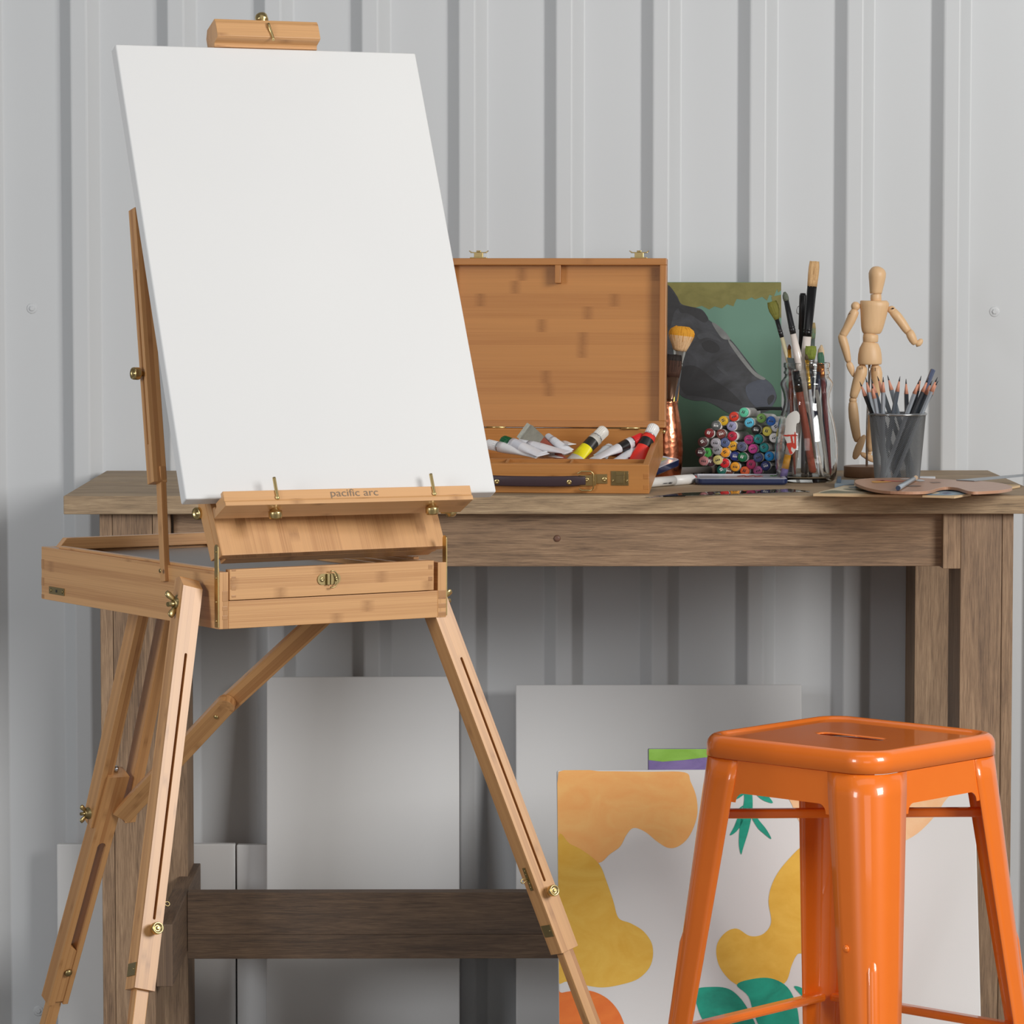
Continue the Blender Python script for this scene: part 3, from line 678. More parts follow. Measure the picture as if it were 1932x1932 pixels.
    # lettering burnt into the ledge
    cv = bpy.data.curves.new('lettering', 'FONT'); cv.body = 'pacific arc'; cv.size = .0175; cv.extrude = .00012; tmp = bpy.data.objects.new('lettering', cv); COL.objects.link(tmp)
    bpy.context.view_layer.update(); me = bpy.data.meshes.new_from_object(tmp.evaluated_get(bpy.context.evaluated_depsgraph_get())); bpy.data.objects.remove(tmp, do_unlink=True)
    xs = [q.co.x for q in me.vertices]; ww = max(xs)-min(xs); sc = .0625/ww; me.materials.clear(); me.materials.append(plain('burnt_lettering', (132, 112, 92), .6))
    base = f0+lu*.1385-lt_*.0102+ln_*.0003
    for q in me.vertices: q.co = base+lu*(q.co.x-min(xs))*sc+lt_*q.co.y*.0105/.0128*.93+ln_*q.co.z*.5-t.location
    o = bpy.data.objects.new('lettering', me); COL.objects.link(o); o.parent = ledge; o['label'] = 'dark lowercase lettering pacific arc'
    # side knobs of the lid
    m = MB(); knob(m, W(387, 968, 4.50), -uh+V((0, -.2, 0)), .0078, 1.0); part('knob', m, BR, pn, label='brass knob')
    m = MB(); knob(m, W(838, 965, 4.635), uh, .0075, 1.0); part('knob', m, BR, pn, label='brass knob')
    # mast behind the canvas and the sliding clamp at its top
    ms = MB(); m0 = C0+cu*.178-cn*.034; ms.beam(m0, m0+ct*.64, .034, .012, cu); mast = part('mast', ms, BAM, t, .001)
    f1 = C0+cu*.132+ct*.6155
    cp = MB(); prof = [(.0145, .006), (.0145, .0245), (.012, .031), (-.018, .031), (-.026, .022), (-.026, -.001), (-.002, -.001), (-.002, .0015), (.0, .0035), (.0115, .0045)]
    cp.prism([f1+cn*a_+ct*b_ for a_, b_ in prof], cu*.139, cu); clamp = part('top_clamp', cp, BAM, mast, .0005)
    m = MB(); b = f1+cu*.0705+cn*.0155+ct*.0225
    m.tube(smooth_loop([b-cn*.004, b+cn*.0005+ct*.001, b+cn*.0015-ct*.003, b+cu*.0022-ct*.012, b+cu*.0032-ct*.0215], 4, False), .0020, 10); part('hook', m, BR, clamp, label='brass hook')
    m = MB(); knob(m, f1+cu*.069+cn*.003+ct*.030, ct-cn*.25, .0082, .9); part('knob', m, BR, clamp, label='brass knob')
build_easel()
cu, ct, cn, C0 = (E_[q] for q in ('cu', 'ct', 'cn', 'C0'))
th = thing('stretched_canvas', 'large blank white canvas clamped upright on the bamboo easel', 'canvas', C0)
part('canvas_cloth', MB().box(C0+cu*.203+ct*.3064-cn*.0095, (cu, ct, cn), (.406, .6127, .019)), M['canvas'], th, .0022, 3)
fr = MB()
fr.box(C0+cu*.203+ct*(.6127-.02)-cn*.022, (cu, ct, cn), (.40, .03, .006)); fr.box(C0+cu*.203+ct*.02-cn*.022, (cu, ct, cn), (.40, .03, .006))
fr.box(C0+cu*.02+ct*.3064-cn*.022, (ct, cu, cn), (.54, .03, .006)); fr.box(C0+cu*.386+ct*.3064-cn*.022, (ct, cu, cn), (.54, .03, .006))
part('stretcher_frame', fr, M['bamrim'], th)


# ------------------------------------------------------------------ bamboo case with paint tubes
def tabz(x, y, z=TZ): return Wz(x, y, z)
def flat_plate(mb, pts, th, mi=0, g=None): mb.prism(pts, V((0, 0, th)), g, mi)
CB = rotm(R(-7.28), R(9.0)); CQ = V((.24674, 5.4893, .9137)); ku, kv, kw = CB @ V((1, 0, 0)), CB @ V((0, 1, 0)), CB @ V((0, 0, 1))
CW, CD, CHH = .345, .265, .0442
def KP(a, b, c): return CQ-ku*a+kv*b+kw*c          # a to the left of the right front corner
def build_case():
    t = thing('art_supply_case', 'open bamboo case full of paint tubes on the worktable', 'art case', CQ-ku*.17)
    ax = (ku, kv, kw)
    def bb(mb, a0, a1, b0, b1, c0, c1, g=0, mi=0): mb.box(KP((a0+a1)/2, (b0+b1)/2, (c0+c1)/2), ax, (a1-a0, b1-b0, c1-c0), g, mi)
    th = .0095; mb = MB()
    bb(mb, 0, CW, 0, th, 0, CHH); bb(mb, 0, th, th, CD, 0, CHH, 1); bb(mb, CW-th, CW, th, CD, 0, CHH, 1); bb(mb, th, CW-th, CD-th, CD, 0, CHH); bb(mb, th, CW-th, th, CD-th, .001, .005)
    e = .0003
    for c0, c1 in ((.006, .014), (.022, .031)): bb(mb, .0004, .009, -e, .003, c0, c1, 0, 1)
    body = part('case_base', mb, [M['bambox'], M['bamrim']], t, .0009)
    dv = MB(); bb(dv, th, CW-th, .062, .066, .005, CHH-.006)
    part('divider', dv, M['bamrim'], body, .0005)
    for a in (.118, .215): dv = MB(); bb(dv, a, a+.004, th, .062, .005, CHH-.006, 1); part('divider', dv, M['bamrim'], body, .0005)
    # lid standing open
    LB = rotm(R(-7.28), R(-4.0)); lu, lv, lw = LB @ V((1, 0, 0)), LB @ V((0, 1, 0)), LB @ V((0, 0, 1)); H0 = KP(0, CD-.003, CHH+.0015)+ku*.004
    def LP(a, b, c): return H0-lu*a+lv*b+lw*c
    la = (lu, lv, lw); lh = .2625; mb = MB()
    def lb(m, a0, a1, b0, b1, c0, c1, g=0, mi=0): m.box(LP((a0+a1)/2, (b0+b1)/2, (c0+c1)/2), la, (a1-a0, b1-b0, c1-c0), g, mi)
    lb(mb, 0, CW, -.002, .022, 0, .0105); lb(mb, 0, CW, -.002, .022, lh-.0105, lh); lb(mb, 0, .0105, -.002, .022, .0105, lh-.0105, 2); lb(mb, CW-.0105, CW, -.002, .022, .0105, lh-.0105, 2)
    lid = part('case_lid', mb, M['bamrim'], t, .0009)
    p = MB(); lb(p, .0105, CW-.0105, .016, .0215, .0105, lh-.0105, 0); part('lid_panel', p, M['bambox'], lid)
    p = MB(); lb(p, CW/2-.0045-.003, CW/2+.0045-.003, -.001, .016, lh-.0385, lh-.0105, 2); part('palette_peg', p, M['bamrim'], lid, .0006)
    k = MB()
    for c in (lh-.068, lh-.138): k = MB(); lb(k, .0100, .0108, .003, .008, c, c+.007); part('peg_hole', k, M['table'], lid)
    for a in (.0435, .2945):                           # toggle catches on the top edge
        m = MB(); lb(m, a-.013, a+.013, .0, .014, lh, lh+.0016); lb(m, a-.007, a+.007, .003, .011, lh+.0016, lh+.009); lb(m, a-.013, a+.013, .005, .009, lh+.0085, lh+.0100); lb(m, a-.0035, a+.0035, .004, .010, lh+.0100, lh+.0125)
        for q in (-1, 1): m.tube([LP(a+q*.011, .007, lh+.0095), LP(a+q*.0145, .007, lh+.0115), LP(a+q*.0150, .007, lh+.0125)], .0009, 6)
        part('catch', m, M['brass'], lid, .0004)
    m = MB(); m.cyl(KP(.035, CD-.004, CHH+.001), KP(.065, CD-.004, CHH+.001), .0018, 10); m.box(KP(.05, CD-.008, CHH+.0008), ax, (.028, .008, .001)); part('hinge', m, M['brass'], body)
    m = MB(); m.cyl(KP(.245, CD-.004, CHH+.001), KP(.275, CD-.004, CHH+.001), .0018, 10); part('hinge', m, M['brass'], body)
    m = MB(); m.cyl(KP(.0015, CD-.006, CHH-.004), KP(-.0045, CD-.006, CHH-.004), .003, 12); part('lid_stay', m, M['brass'], body)
    # latch plates on the front
    for a in (.0435, .2945):
        m = MB(); c = KP(a, -.0006, .0235); m.box(c, ax, (.026, .0012, .022)); m.box(c-kv*.002+kw*.0015+ku*.001, ax, (.0125, .0035, .017)); m.box(c-kv*.0042+kw*.0065+ku*.001, ax, (.0135, .002, .0015)); m.box(c-kv*.0042+ku*.0065-kw*.001, ax, (.0018, .002, .013))
        for q in (-1, 1): screw(m, c-kv*.0008+ku*q*.0105-kw*.0035, -kv, .002)
        part('latch', m, M['brassold'], body, .0005)
    # leather handle
    lea = plain('dark_leather', (58, 42, 48), .45); m = MB(); hc = .172; hz = .0205; prof = []
    for k_ in range(25):
        f = -1+2*k_/24; a = hc+f*.078; bow = .0035+.009*(1-abs(f)**3); hh = .0082*(1 if abs(f) < .9 else .85)
        prof.append([KP(a, -bow, hz+hh), KP(a, -bow-.0028, hz+hh*.8), KP(a, -bow-.0028, hz-hh*.8), KP(a, -bow, hz-hh)])
    m.loft(prof, 0); hd = part('handle', m, lea, t, .0006)
    for q in (-1, 1):
        m = MB(); c = KP(hc+q*.078, -.0035, hz); pl = KP(hc+q*.100, -.0008, hz+.002)
        m.box(pl-kv*.0002-ku*q*-.003, ax, (.026, .0014, .0145)); m.box(c-ku*q*.0-kv*.0004, ax, (.022, .0014, .016)); m.box(KP(hc+q*.0905, -.004, hz+.001), ax, (.006, .0028, .0165))
        rg = [KP(hc+q*x, -.0065, hz+z) for x, z in ((.066, .011), (.072, .0145), (.086, .0145), (.0895, .011), (.0895, -.011), (.086, -.0145), (.072, -.0145), (.068, -.012))]
        m.tube(rg, .0012, 8); screw(m, KP(hc+q*.0795, -.0045, hz+.001), -kv, .0036); screw(m, KP(hc+q*.1055, -.0016, hz+.001), -kv, .0040); screw(m, KP(hc+q*.054, -.0125, hz-.001), -kv, .0040)
        part('handle_mount', m, M['brass'], hd, .0003)
    return t
build_case()
# drawing pads that lift the rear of the case
for i, (dz, c, lab) in enumerate(((.0, (70, 92, 100), 'teal-covered drawing pad under the raised back of the bamboo case'), (.018, (196, 188, 172), 'pale drawing pad lying on the teal pad under the bamboo case'))):
    t = thing('drawing_pad', lab, 'drawing pad', (.13, 5.74, TZ+dz), 'drawing pads under the bamboo case')
    mb = MB(); X = ku.copy(); X.z = 0; X.normalize(); Y = V((-X.y, X.x, 0)); c0 = V((.10, 5.785+.004*i, TZ+dz+.0091)); z_ = .0165
    mb.box(c0, (X, Y, V((0, 0, 1))), (.26-.02*i, .095-.012*i, z_-.003)); part('pages', mb, M['paper'], t)
    for q in (-1, 1):
        mb = MB(); mb.box(c0+V((0, 0, q*(z_/2-.0008))), (X, Y, V((0, 0, 1))), (.264-.02*i, .099-.012*i, .0015)); part('cover', mb, plain('pad_cover', c, .6), t)

def tube_meshes(key, body, band, cap, L=.095, r=.0105, alu=True):
    b = MB(); n = 20; rings = []
    for f, rx, ry in ((0, r*1.28, .0006), (.04, r*1.28, .0008), (.06, r*1.27, .001), (.3, r*1.15, r*.42), (.6, r*1.03, r*.8), (.8, r, r*.96), (.9, r, r)):
        rings.append([V((rx*math.cos(2*PI*k/n), ry*math.sin(2*PI*k/n), L*f)) for k in range(n)])
    b.loft(rings, [0, 0, 0, 1, 2, 0], True)
    s = MB(); s.lathe([(r*1.0, L*.9), (r*.98, L*.915), (r*.55, L*.95)], n=20)
    c = MB(); prof = [(r*.82, L*.94), (r*.86, L*1.16), (r*.78, L*1.185)]; c.lathe(prof, n=20)
    for k in range(20):
        a = 2*PI*k/20; c.beam(V((r*.85*math.cos(a), r*.85*math.sin(a), L*.945)), V((r*.87*math.cos(a), r*.87*math.sin(a), L*1.155)), .0009, .0009, V((math.cos(a), math.sin(a), 0)))
    out = []
    for nm, m_, mt in (('tube_body', b, [plain(key+'a', body[0], .35), plain(key+'b', body[1], .35), plain(key+'c', body[2], .35)]), ('shoulder', s, [M['steel']]), ('cap', c, [plain(key+'cap', cap, .35)])):
        me = m_.mesh(nm); setmats(me, mt); out.append((nm, me))
    return out
WT = (222, 222, 224)
TB = [
 # key, body colours, cap, tail px, cap px, L, r, label
 ('yel', ((200, 196, 186), (236, 222, 20), (40, 38, 34)), (226, 222, 214), (1072, 880), (1140, 812), .075, .0105, 'paint tube with a yellow band and white cap slanting out of the case'),
 ('red', ((228, 52, 40), (228, 52, 40), (30, 28, 28)), (236, 234, 232), (1196, 880), (1234, 806), .072, .0105, 'red paint tube with black band and white cap in the right corner of the case'),
 ('whr', ((222, 220, 224), (222, 220, 224), (30, 28, 28)), (214, 42, 44), (1130, 862), (1212, 826), .082, .0092, 'white paint tube with red cap lying beside the red tube'),
 ('wgn', ((224, 222, 226), (218, 218, 222), (210, 212, 216)), (226, 226, 228), (1160, 872), (1212, 842), .070, .0080, 'white paint tube lying below the red-capped tube'),
 ('wlb', ((222, 222, 228), (226, 226, 230), (206, 208, 216)), (28, 100, 58), (1000, 850), (950, 833), .075, .0105, 'white printed paint tube with a green cap at the left of the case'),
 ('wh2', ((222, 218, 222), (224, 222, 224), (216, 214, 218)), (225, 225, 228), (1050, 850), (978, 838), .08, .0088, 'white paint tube under the wide brush'),
 ('wh3', ((228, 226, 226), (226, 224, 224), (222, 222, 222)), (228, 228, 228), (1010, 858), (920, 838), .085, .0085, 'white paint tube reaching behind the blank canvas'),
 ('blu', ((220, 222, 226), (222, 224, 228), (40, 110, 160)), (214, 216, 220), (1010, 856), (1072, 850), .062, .0075, 'paint tube with a blue band beside the yellow-banded tube'),
 ('wh4', ((226, 226, 230), (222, 222, 226), (214, 216, 220)), (214, 214, 218), (1068, 848), (1033, 824), .05, .0065, 'thin white paint tube pointing up beside the wide brush'),
 ('mar', ((90, 34, 36), (104, 38, 40), (80, 30, 30)), (220, 220, 222), (1195, 866), (1138, 848), .05, .0065, 'maroon paint tube low between the white tubes'),
 ('wh5', ((230, 228, 228), (228, 226, 226), (200, 202, 210)), (230, 230, 230), (1060, 864), (1008, 854), .05, .0068, 'small white paint tube lying flat in front of the wide brush'),
 ('wh6', ((226, 226, 226), (230, 228, 228), (224, 224, 226)), (224, 224, 224), (1085, 838), (1060, 838), .035, .0055, 'short white paint tube behind the blue-banded tube'),
 ('cly', ((206, 210, 214), (214, 216, 220), (204, 208, 212)), (222, 224, 228), (1128, 866), (1150, 846), .035, .0090, 'stubby clear-white paint tube right of the yellow-banded tube'),
]
for i, (key, body, cap, p0, p1, L, r, lab) in enumerate(TB):
    # both ends lie over the rear compartment of the case: depth grows up the picture
    def cs(p, c): return Wp(p[0], p[1], KP(0, 0, c), kw)
    a = W(p0[0], p0[1], 5.615-.004*(i % 4)); b = W(p1[0], p1[1], 5.66-.004*(i % 3))
    d = (b-a).normalized(); inst('paint_tube', lab, 'paint tube', frame(b-d*L*1.17, d, V((1, 0, .3)), random.random()*.6), tube_meshes('tube_'+key, body, None, cap, L, r), 'paint tubes in the bamboo case')
def wide_brush():
    a, b = W(1046, 855, 5.63), W(986, 812, 5.665); d = (b-a).normalized(); Lx = (b-a).length
    Mx = frame(a, d, V((.65, 0, .75)))
    hd = MB(); fe = MB(); br = MB()
    def st(rs): return [[V((w_*sx, t_*sy, z)) for sx, sy in ((1, 1), (-1, 1), (-1, -1), (1, -1))] for w_, t_, z in rs]
    hd.loft(st([(.004, .004, -.03), (.007, .004, 0), (.0105, .0045, Lx*.42)]), 0, smooth=False)
    fe.loft(st([(.0108, .005, Lx*.42), (.0125, .005, Lx*.55), (.0145, .0045, Lx*.88)]), 0, smooth=False); fe.loft(st([(.0149, .005, Lx*.80), (.0149, .005, Lx*.83)]), 0, smooth=False)
    br.loft(st([(.0140, .004, Lx*.87), (.0135, .003, Lx*1.0)]), 0, smooth=False)
    out = []
    for nm, m_, mt in (('handle', hd, plain('brush_redbrown', (150, 74, 54), .45)), ('ferrule', fe, plain('worn_ferrule', (168, 164, 150), .4, .6, var=.25, scale=120)), ('bristles', br, plain('grey_bristle', (178, 178, 166), .8, var=.3, scale=300))):
        me = m_.mesh(nm); setmats(me, mt); out.append((nm, me))
    inst('paint_brush', 'wide flat brush with red-brown handle lying on the tubes in the case', 'paint brush', Mx, out)
wide_brush()

# ------------------------------------------------------------------ horse painting on the table
def horse():
    Yb = 6.035; n_t = R(6)
    u = V((1, 0, 0)); t = V((0, math.sin(n_t), math.cos(n_t))); n = u.cross(t)
    tr = W(1474, 532, Yb); hgt = (tr.z-TZ)/t.z; o = tr-t*hgt-u*.30; w = .30
    th = thing('painted_canvas', 'painting of a dark horse head on green, leaning on the wall behind the markers', 'painting', o)
    base = NT('paint_green_ground'); k = base; co = k.n('ShaderNodeTexCoord'); sp = k.n('ShaderNodeSeparateXYZ'); k.l(co, 3, sp, 0); ns = k.noise(None, 12, 4); k.l(co, 3, ns, 'Vector')
    f = k.math('ADD', k.math('MULTIPLY', k.math('SUBTRACT', (sp, 2), .03), 4.2), k.math('MULTIPLY', ns, .25))
    k.col(k.ramp(f, [(.15, lin((52, 74, 54))), (.55, lin((74, 112, 90))), (.95, lin((106, 146, 128)))])); k.rough(.5)
    part('canvas_cloth', canvas_slab(o, u, t, n, w, hgt, .018), base.m, th, .0015)
    mats = [painted('paint_olive', (118, 112, 52), (138, 132, 70), 20), painted('paint_horse', (48, 48, 50), (76, 78, 84), 16), painted('paint_horse_dark', (40, 40, 42), (54, 54, 57), 16),
            painted('paint_horse_light', (112, 114, 114), (140, 142, 140), 22), painted('paint_muzzle', (66, 70, 82), (84, 90, 104), 18), painted('paint_horse_mid', (66, 68, 72), (88, 90, 96), 22)]
    mb = MB()
    def px(L): return clip(smooth_loop([Wp(x, y, o, n) for x, y in L], 4), u, t, o, w, hgt)
    def raw(L): return clip([Wp(x, y, o, n) for x, y in L], u, t, o, w, hgt)
    poly(mb, raw([(1200, 533), (1474, 533), (1474, 548), (1468, 552), (1466, 545), (1460, 560), (1452, 556), (1447, 567), (1438, 560), (1425, 565), (1418, 561), (1408, 566), (1390, 564), (1386, 572), (1384, 578), (1372, 574), (1362, 582), (1348, 578), (1338, 584), (1324, 577), (1300, 584), (1240, 582), (1200, 580)]), n, .0003, 0, smooth=False)
    poly(mb, raw([(1440, 562), (1474, 558), (1474, 640), (1470, 620), (1462, 600), (1455, 592), (1448, 580)])[:0] or raw([(1455, 560), (1474, 556), (1474, 600), (1464, 596)]), n, .00031, 0, smooth=False)
    head = [(1200, 545), (1250, 538), (1259, 537), (1268, 545), (1278, 560), (1285, 573), (1300, 578), (1322, 583), (1332, 593), (1336, 602), (1346, 610), (1360, 622), (1385, 648), (1410, 680), (1430, 705), (1448, 718), (1458, 728), (1464, 742), (1465, 752), (1458, 765), (1450, 775), (1420, 783), (1390, 784), (1372, 778), (1350, 765), (1330, 757), (1310, 756), (1290, 750), (1280, 742), (1260, 730), (1230, 745), (1200, 760)]
    poly(mb, px(head), n, .0006, 1, smooth=False)
    poly(mb, px([(1200, 548), (1258, 539), (1266, 548), (1283, 574), (1272, 590), (1262, 620), (1240, 610), (1210, 600)]), n, .0008, 2, smooth=False)
    poly(mb, px([(1284, 576), (1320, 584), (1333, 595), (1336, 604), (1326, 608), (1300, 592), (1284, 590)]), n, .0008, 2, smooth=False)
    poly(mb, px([(1324, 648), (1340, 642), (1354, 650), (1358, 660), (1348, 666), (1332, 662)]), n, .0009, 2, smooth=False)
    poly(mb, px([(1316, 632), (1334, 628), (1350, 634), (1362, 646), (1350, 642), (1334, 637), (1320, 640)]), n, .00095, 5, smooth=False)
    poly(mb, px([(1343, 609), (1352, 612), (1368, 626), (1378, 640), (1372, 641), (1362, 638), (1352, 625)]), n, .0009, 3, smooth=False)
    poly(mb, px([(1374, 641), (1384, 650), (1404, 676), (1424, 701), (1444, 714), (1436, 716), (1420, 706), (1398, 680), (1378, 652)]), n, .00095, 3, smooth=False)
    poly(mb, px([(1408, 728), (1436, 716), (1452, 722), (1463, 740), (1462, 755), (1452, 772), (1430, 770), (1412, 752)]), n, .0009, 4, smooth=False)
    poly(mb, px([(1448, 752), (1456, 745), (1461, 748), (1458, 757), (1450, 764)]), n, .0011, 2, smooth=False)
    poly(mb, px([(1352, 692), (1364, 696), (1376, 710), (1366, 706)]), n, .0010, 5, smooth=False)
    poly(mb, px([(1280, 700), (1310, 690), (1345, 715), (1380, 740), (1400, 765), (1360, 755), (1320, 748), (1290, 742)]), n, .0008, 2, smooth=False)
    part('painting', mb, mats, th)
horse()

# ------------------------------------------------------------------ brushes
def brush_parts(key, L, rh, fer, rf, bl, rb, tip, hc, fc, bc, metal=0, flat=1.0, bc2=None, taper=.5):
    """parts along +Z: handle 0..L, ferrule L..L+fer, bristles above"""
    h = MB(); h.lathe([(rh*.35, 0), (rh*taper, L*.1), (rh*.85, L*.6), (rh, L*.82), (rf*.95, L)], n=16)
    f = MB(); pr = [(rf, L-.001), (rf, L+.004), (rf*1.06, L+.0045), (rf*1.06, L+.0055), (rf, L+.006), (rf, L+.0085), (rf*1.06, L+.009), (rf*1.06, L+.010), (rf, L+.0105)]
    rings = []; n = 20
    for r_, z in pr: rings.append([V((r_*math.cos(2*PI*k/n), r_*math.sin(2*PI*k/n), z)) for k in range(n)])
    rings.append([V((rb[0]*math.cos(2*PI*k/n), rb[0]*flat*math.sin(2*PI*k/n), L+fer)) for k in range(n)]); f.loft(rings, 0)
    b = MB(); rings = []; m = len(rb)
    for i, r_ in enumerate(rb):
        z = L+fer-.001+bl*i/(m-1); rings.append([V((r_*(1+.04*math.sin(k*7.3+i))*math.cos(2*PI*k/n), r_*flat*(1-.5*i/(m-1) if flat < 1 else 1)*math.sin(2*PI*k/n), z+(.0006*math.sin(k*5.1) if i == m-1 else 0))) for k in range(n)])
    mi = [0]*(m-1)
    if bc2: mi = [0 if i < (m-1)*.62 else 1 for i in range(m-1)]
    b.loft(rings, mi)
    for k in range(90):                                 # single hairs lying along the tuft
        a = random.random()*2*PI; i = random.randint(0, m-2); j_ = min(i+3, m-1); f_ = random.uniform(.99, 1.02); P_ = []
        for q in range(i, j_+1):
            fl = flat*(1-.5*q/(m-1) if flat < 1 else 1); w_ = f_*(1+.04*math.sin(0)); P_.append(V((rb[q]*w_*math.cos(a), rb[q]*w_*fl*math.sin(a), L+fer-.001+bl*q/(m-1)+(bl*.02*random.random() if q == m-1 else 0))))
        if len(P_) > 1: b.tube(P_, [.00018]*(len(P_)-1)+[.00006], 4, mi[min(j_-1, m-2)])
    out = []
    for nm, q, mt in (('handle', h, [plain(key+'h', hc, .3, coat=.4)]), ('ferrule', f, [plain(key+'f', fc, .25, metal)]), ('bristles', b, [plain(key+'b', bc, .75, var=.22, scale=500), plain(key+'b2', bc2 or bc, .75, var=.2, scale=500)])):
        me = q.mesh(nm); setmats(me, mt); out.append((nm, me))
    return out
def put_brush(name, lab, tail, tip, fr0, fr1, *a, group=None, x=None, roll=0, **kw):
    """fr0, fr1: where ferrule starts and ends along the brush, 0..1"""
    tail, tip = V(tail), V(tip); T = (tip-tail).length; L = T*fr0; fer = T*(fr1-fr0); bl = T*(1-fr1)
    key, rh, rf, rb, hc, fc, bc = a
    inst(name, lab, 'paint brush', frame(tail, tip-tail, x, roll), brush_parts(key, L, rh, fer, rf, bl, rb, 0, hc, fc, bc, **kw), group)

# glass jar
JC = Wz(1521, 909, TZ); JC = V((JC.x, JC.y, TZ)); JY = JC.y
def jar():
    s = 1/1247.0; t = thing('glass_jar', 'clear waisted glass jar holding many paint brushes', 'jar', JC)
    outr = [(.0, 0), (.040, 0), (.0445, .003), (.0462, .009), (.0482, .022), (.0492, .042), (.0488, .060), (.0468, .078), (.0430, .097), (.0385, .112), (.0358, .122), (.0352, .130), (.0368, .140), (.0395, .148), (.0412, .153), (.0410, .157), (.0370, .163), (.0345, .166), (.0342, .170), (.0360, .1715), (.0360, .174), (.0345, .1755), (.0345, .180), (.0362, .1815), (.0362, .187), (.0350, .1885)]
    inr = [(max(r-.0028, 0), z) for r, z in outr[2:]][::-1]
    inr = [(r, z if i else z) for i, (r, z) in enumerate(inr)]
    inr = inr[:-2]+[(.0440, .011), (.041, .0075), (.030, .0065), (.0, .008)]
    k = 1.0
    prof = [(r*k, z*.985) for r, z in outr+inr]
    mb = MB(); prof[0] = (.0002, prof[0][1]); prof[-1] = (.0002, prof[-1][1])
    mb.lathe(prof, JC+V((0, 0, .0004)), n=72, cap0=True, cap1=True); part('jar_body', mb, M['glass'], t)
    # torn label remnant on the front
    def surf(px, py, off=.0003):
        z = W(px, py, JY-.045).z-JC.z; r = None
        for i in range(len(outr)-1):
            (r0, z0), (r1, z1) = outr[i], outr[i+1]
            if z0*.985 <= z <= z1*.985: r = r0+(r1-r0)*(z-z0*.985)/max((z1-z0)*.985, 1e-6); break
        x = W(px, py, JY-.04).x-JC.x; a = math.asin(max(-.98, min(.98, x/r))); r += off
        return JC+V((r*math.sin(a), -r*math.cos(a), z))
    def sheet(name, L, mat, off, par, q=3):
        P = smooth_loop([V((x, y, 0)) for x, y in L], q); m = MB(); b = len(m.v)
        # fine triangles so that it hugs the glass
        xs = [p.x for p in P]; ys = [p.y for p in P]; step = .6; N = len(P)
        def inside(x, y):
            c = False
            for i in range(N):
                a, d = P[i], P[i-1]
                if (a.y > y) != (d.y > y) and x < (d.x-a.x)*(y-a.y)/(d.y-a.y)+a.x: c = not c
            return c
        y = min(ys)
        while y < max(ys):
            x = min(xs)
            while x < max(xs):
                if inside(x+step/2, y+step/2): m.face([surf(x, y+step, off), surf(x+step, y+step, off), surf(x+step, y, off), surf(x, y, off)], None, 0)
                x += step
            y += step
        return part(name, m, mat, par)
    lb = sheet('torn_label', [(1504, 776), (1509, 783), (1508, 797), (1503, 800), (1502, 815), (1503, 835), (1502, 845), (1497, 855), (1492, 858), (1488, 850), (1485, 835), (1481, 824), (1483, 810), (1484, 796), (1488, 785), (1496, 778)], M['paper'], .0003, t)
    red = plain('label_red', (204, 62, 44), .6)
    for L in ([(1501, 816), (1502, 838), (1499, 838), (1499, 818)], [(1481, 821.5), (1502, 820), (1502, 823), (1482, 824)], [(1492, 824), (1495, 824), (1497, 838), (1494, 838)], [(1485, 837), (1500, 836.5), (1502, 845), (1498, 847), (1494, 843), (1493, 850), (1496, 855), (1491, 857), (1488, 848)]):
        sheet('label_print', L, red, .0006, lb, 2)
jar()
def J(px, py, dy=0): return W(px, py, JY+dy)
JG = 'brushes in the glass jar'
def jb(lab, tail, tip, dt, dp, *a, **kw): put_brush('paint_brush', lab, J(tail[0], tail[1], dt), J(tip[0], tip[1], dp), *a, group=JG, **kw)
jb('large flat brush with tan bristles, black ferrule and pearl handle, tallest in the jar', (1496, 905), (1537, 492), .02, .0, .66, .885, 'jb1', .0075, .0068, (.0078, .0082, .0086, .0085, .0075), (226, 216, 208), (20, 20, 22), (204, 166, 118), flat=.5, roll=.2)
jb('brush with grey-green pointed tip, black ferrule and long pearl handle in the jar', (1553, 905), (1480, 550), .0, -.012, .78, .955, 'jb2', .0066, .0048, (.0040, .0046, .0040, .0016), (226, 216, 208), (30, 31, 34), (104, 112, 98))
jb('fluffy olive-tipped brush with black ferrule leaning furthest left in the jar', (1550, 902), (1456, 568), .01, .0, .80, .90, 'jb3', .0042, .0034, (.0036, .0058, .0080, .0084, .0070), (206, 196, 160), (28, 28, 30), (120, 118, 48), flat=.6)
jb('small brush with brown point and gold ferrule at the left of the jar mouth', (1500, 898), (1489, 649), -.01, .0, .82, .965, 'jb4', .0034, .0028, (.0024, .0026, .0020, .0006), (150, 60, 44), (222, 160, 60), (110, 64, 40), metal=1)
jb('brush with blue-green stained tan tip standing behind the big flat brush', (1528, 905), (1533, 608), .03, .012, .80, .90, 'jb5', .0045, .0044, (.0044, .0052, .0052, .0040), (60, 80, 110), (80, 90, 84), (84, 128, 108), flat=.6, bc2=(172, 152, 108))
jb('stubby brush with ragged bright olive bristles and steel ferrule in the jar', (1520, 900), (1530, 652), .0, -.01, .84, .90, 'jb6', .0042, .0062, (.0066, .0080, .0088, .0080), (38, 38, 42), (176, 178, 180), (126, 138, 52), metal=1, flat=.6)
jb('brush with a dark green tip and copper ferrule at the right of the jar mouth', (1568, 903), (1548, 664), -.005, -.006, .80, .90, 'jb7', .0040, .0040, (.0040, .0048, .0048, .0034), (120, 40, 44), (206, 128, 70), (70, 112, 88), metal=1, flat=.6)
jb('brush with pale pointed tip and copper ferrule, rightmost in the jar', (1530, 903), (1550, 650), .02, .01, .80, .89, 'jb8', .0042, .0044, (.0044, .0052, .0046, .0012), (50, 58, 90), (206, 128, 70), (214, 190, 156), metal=1)
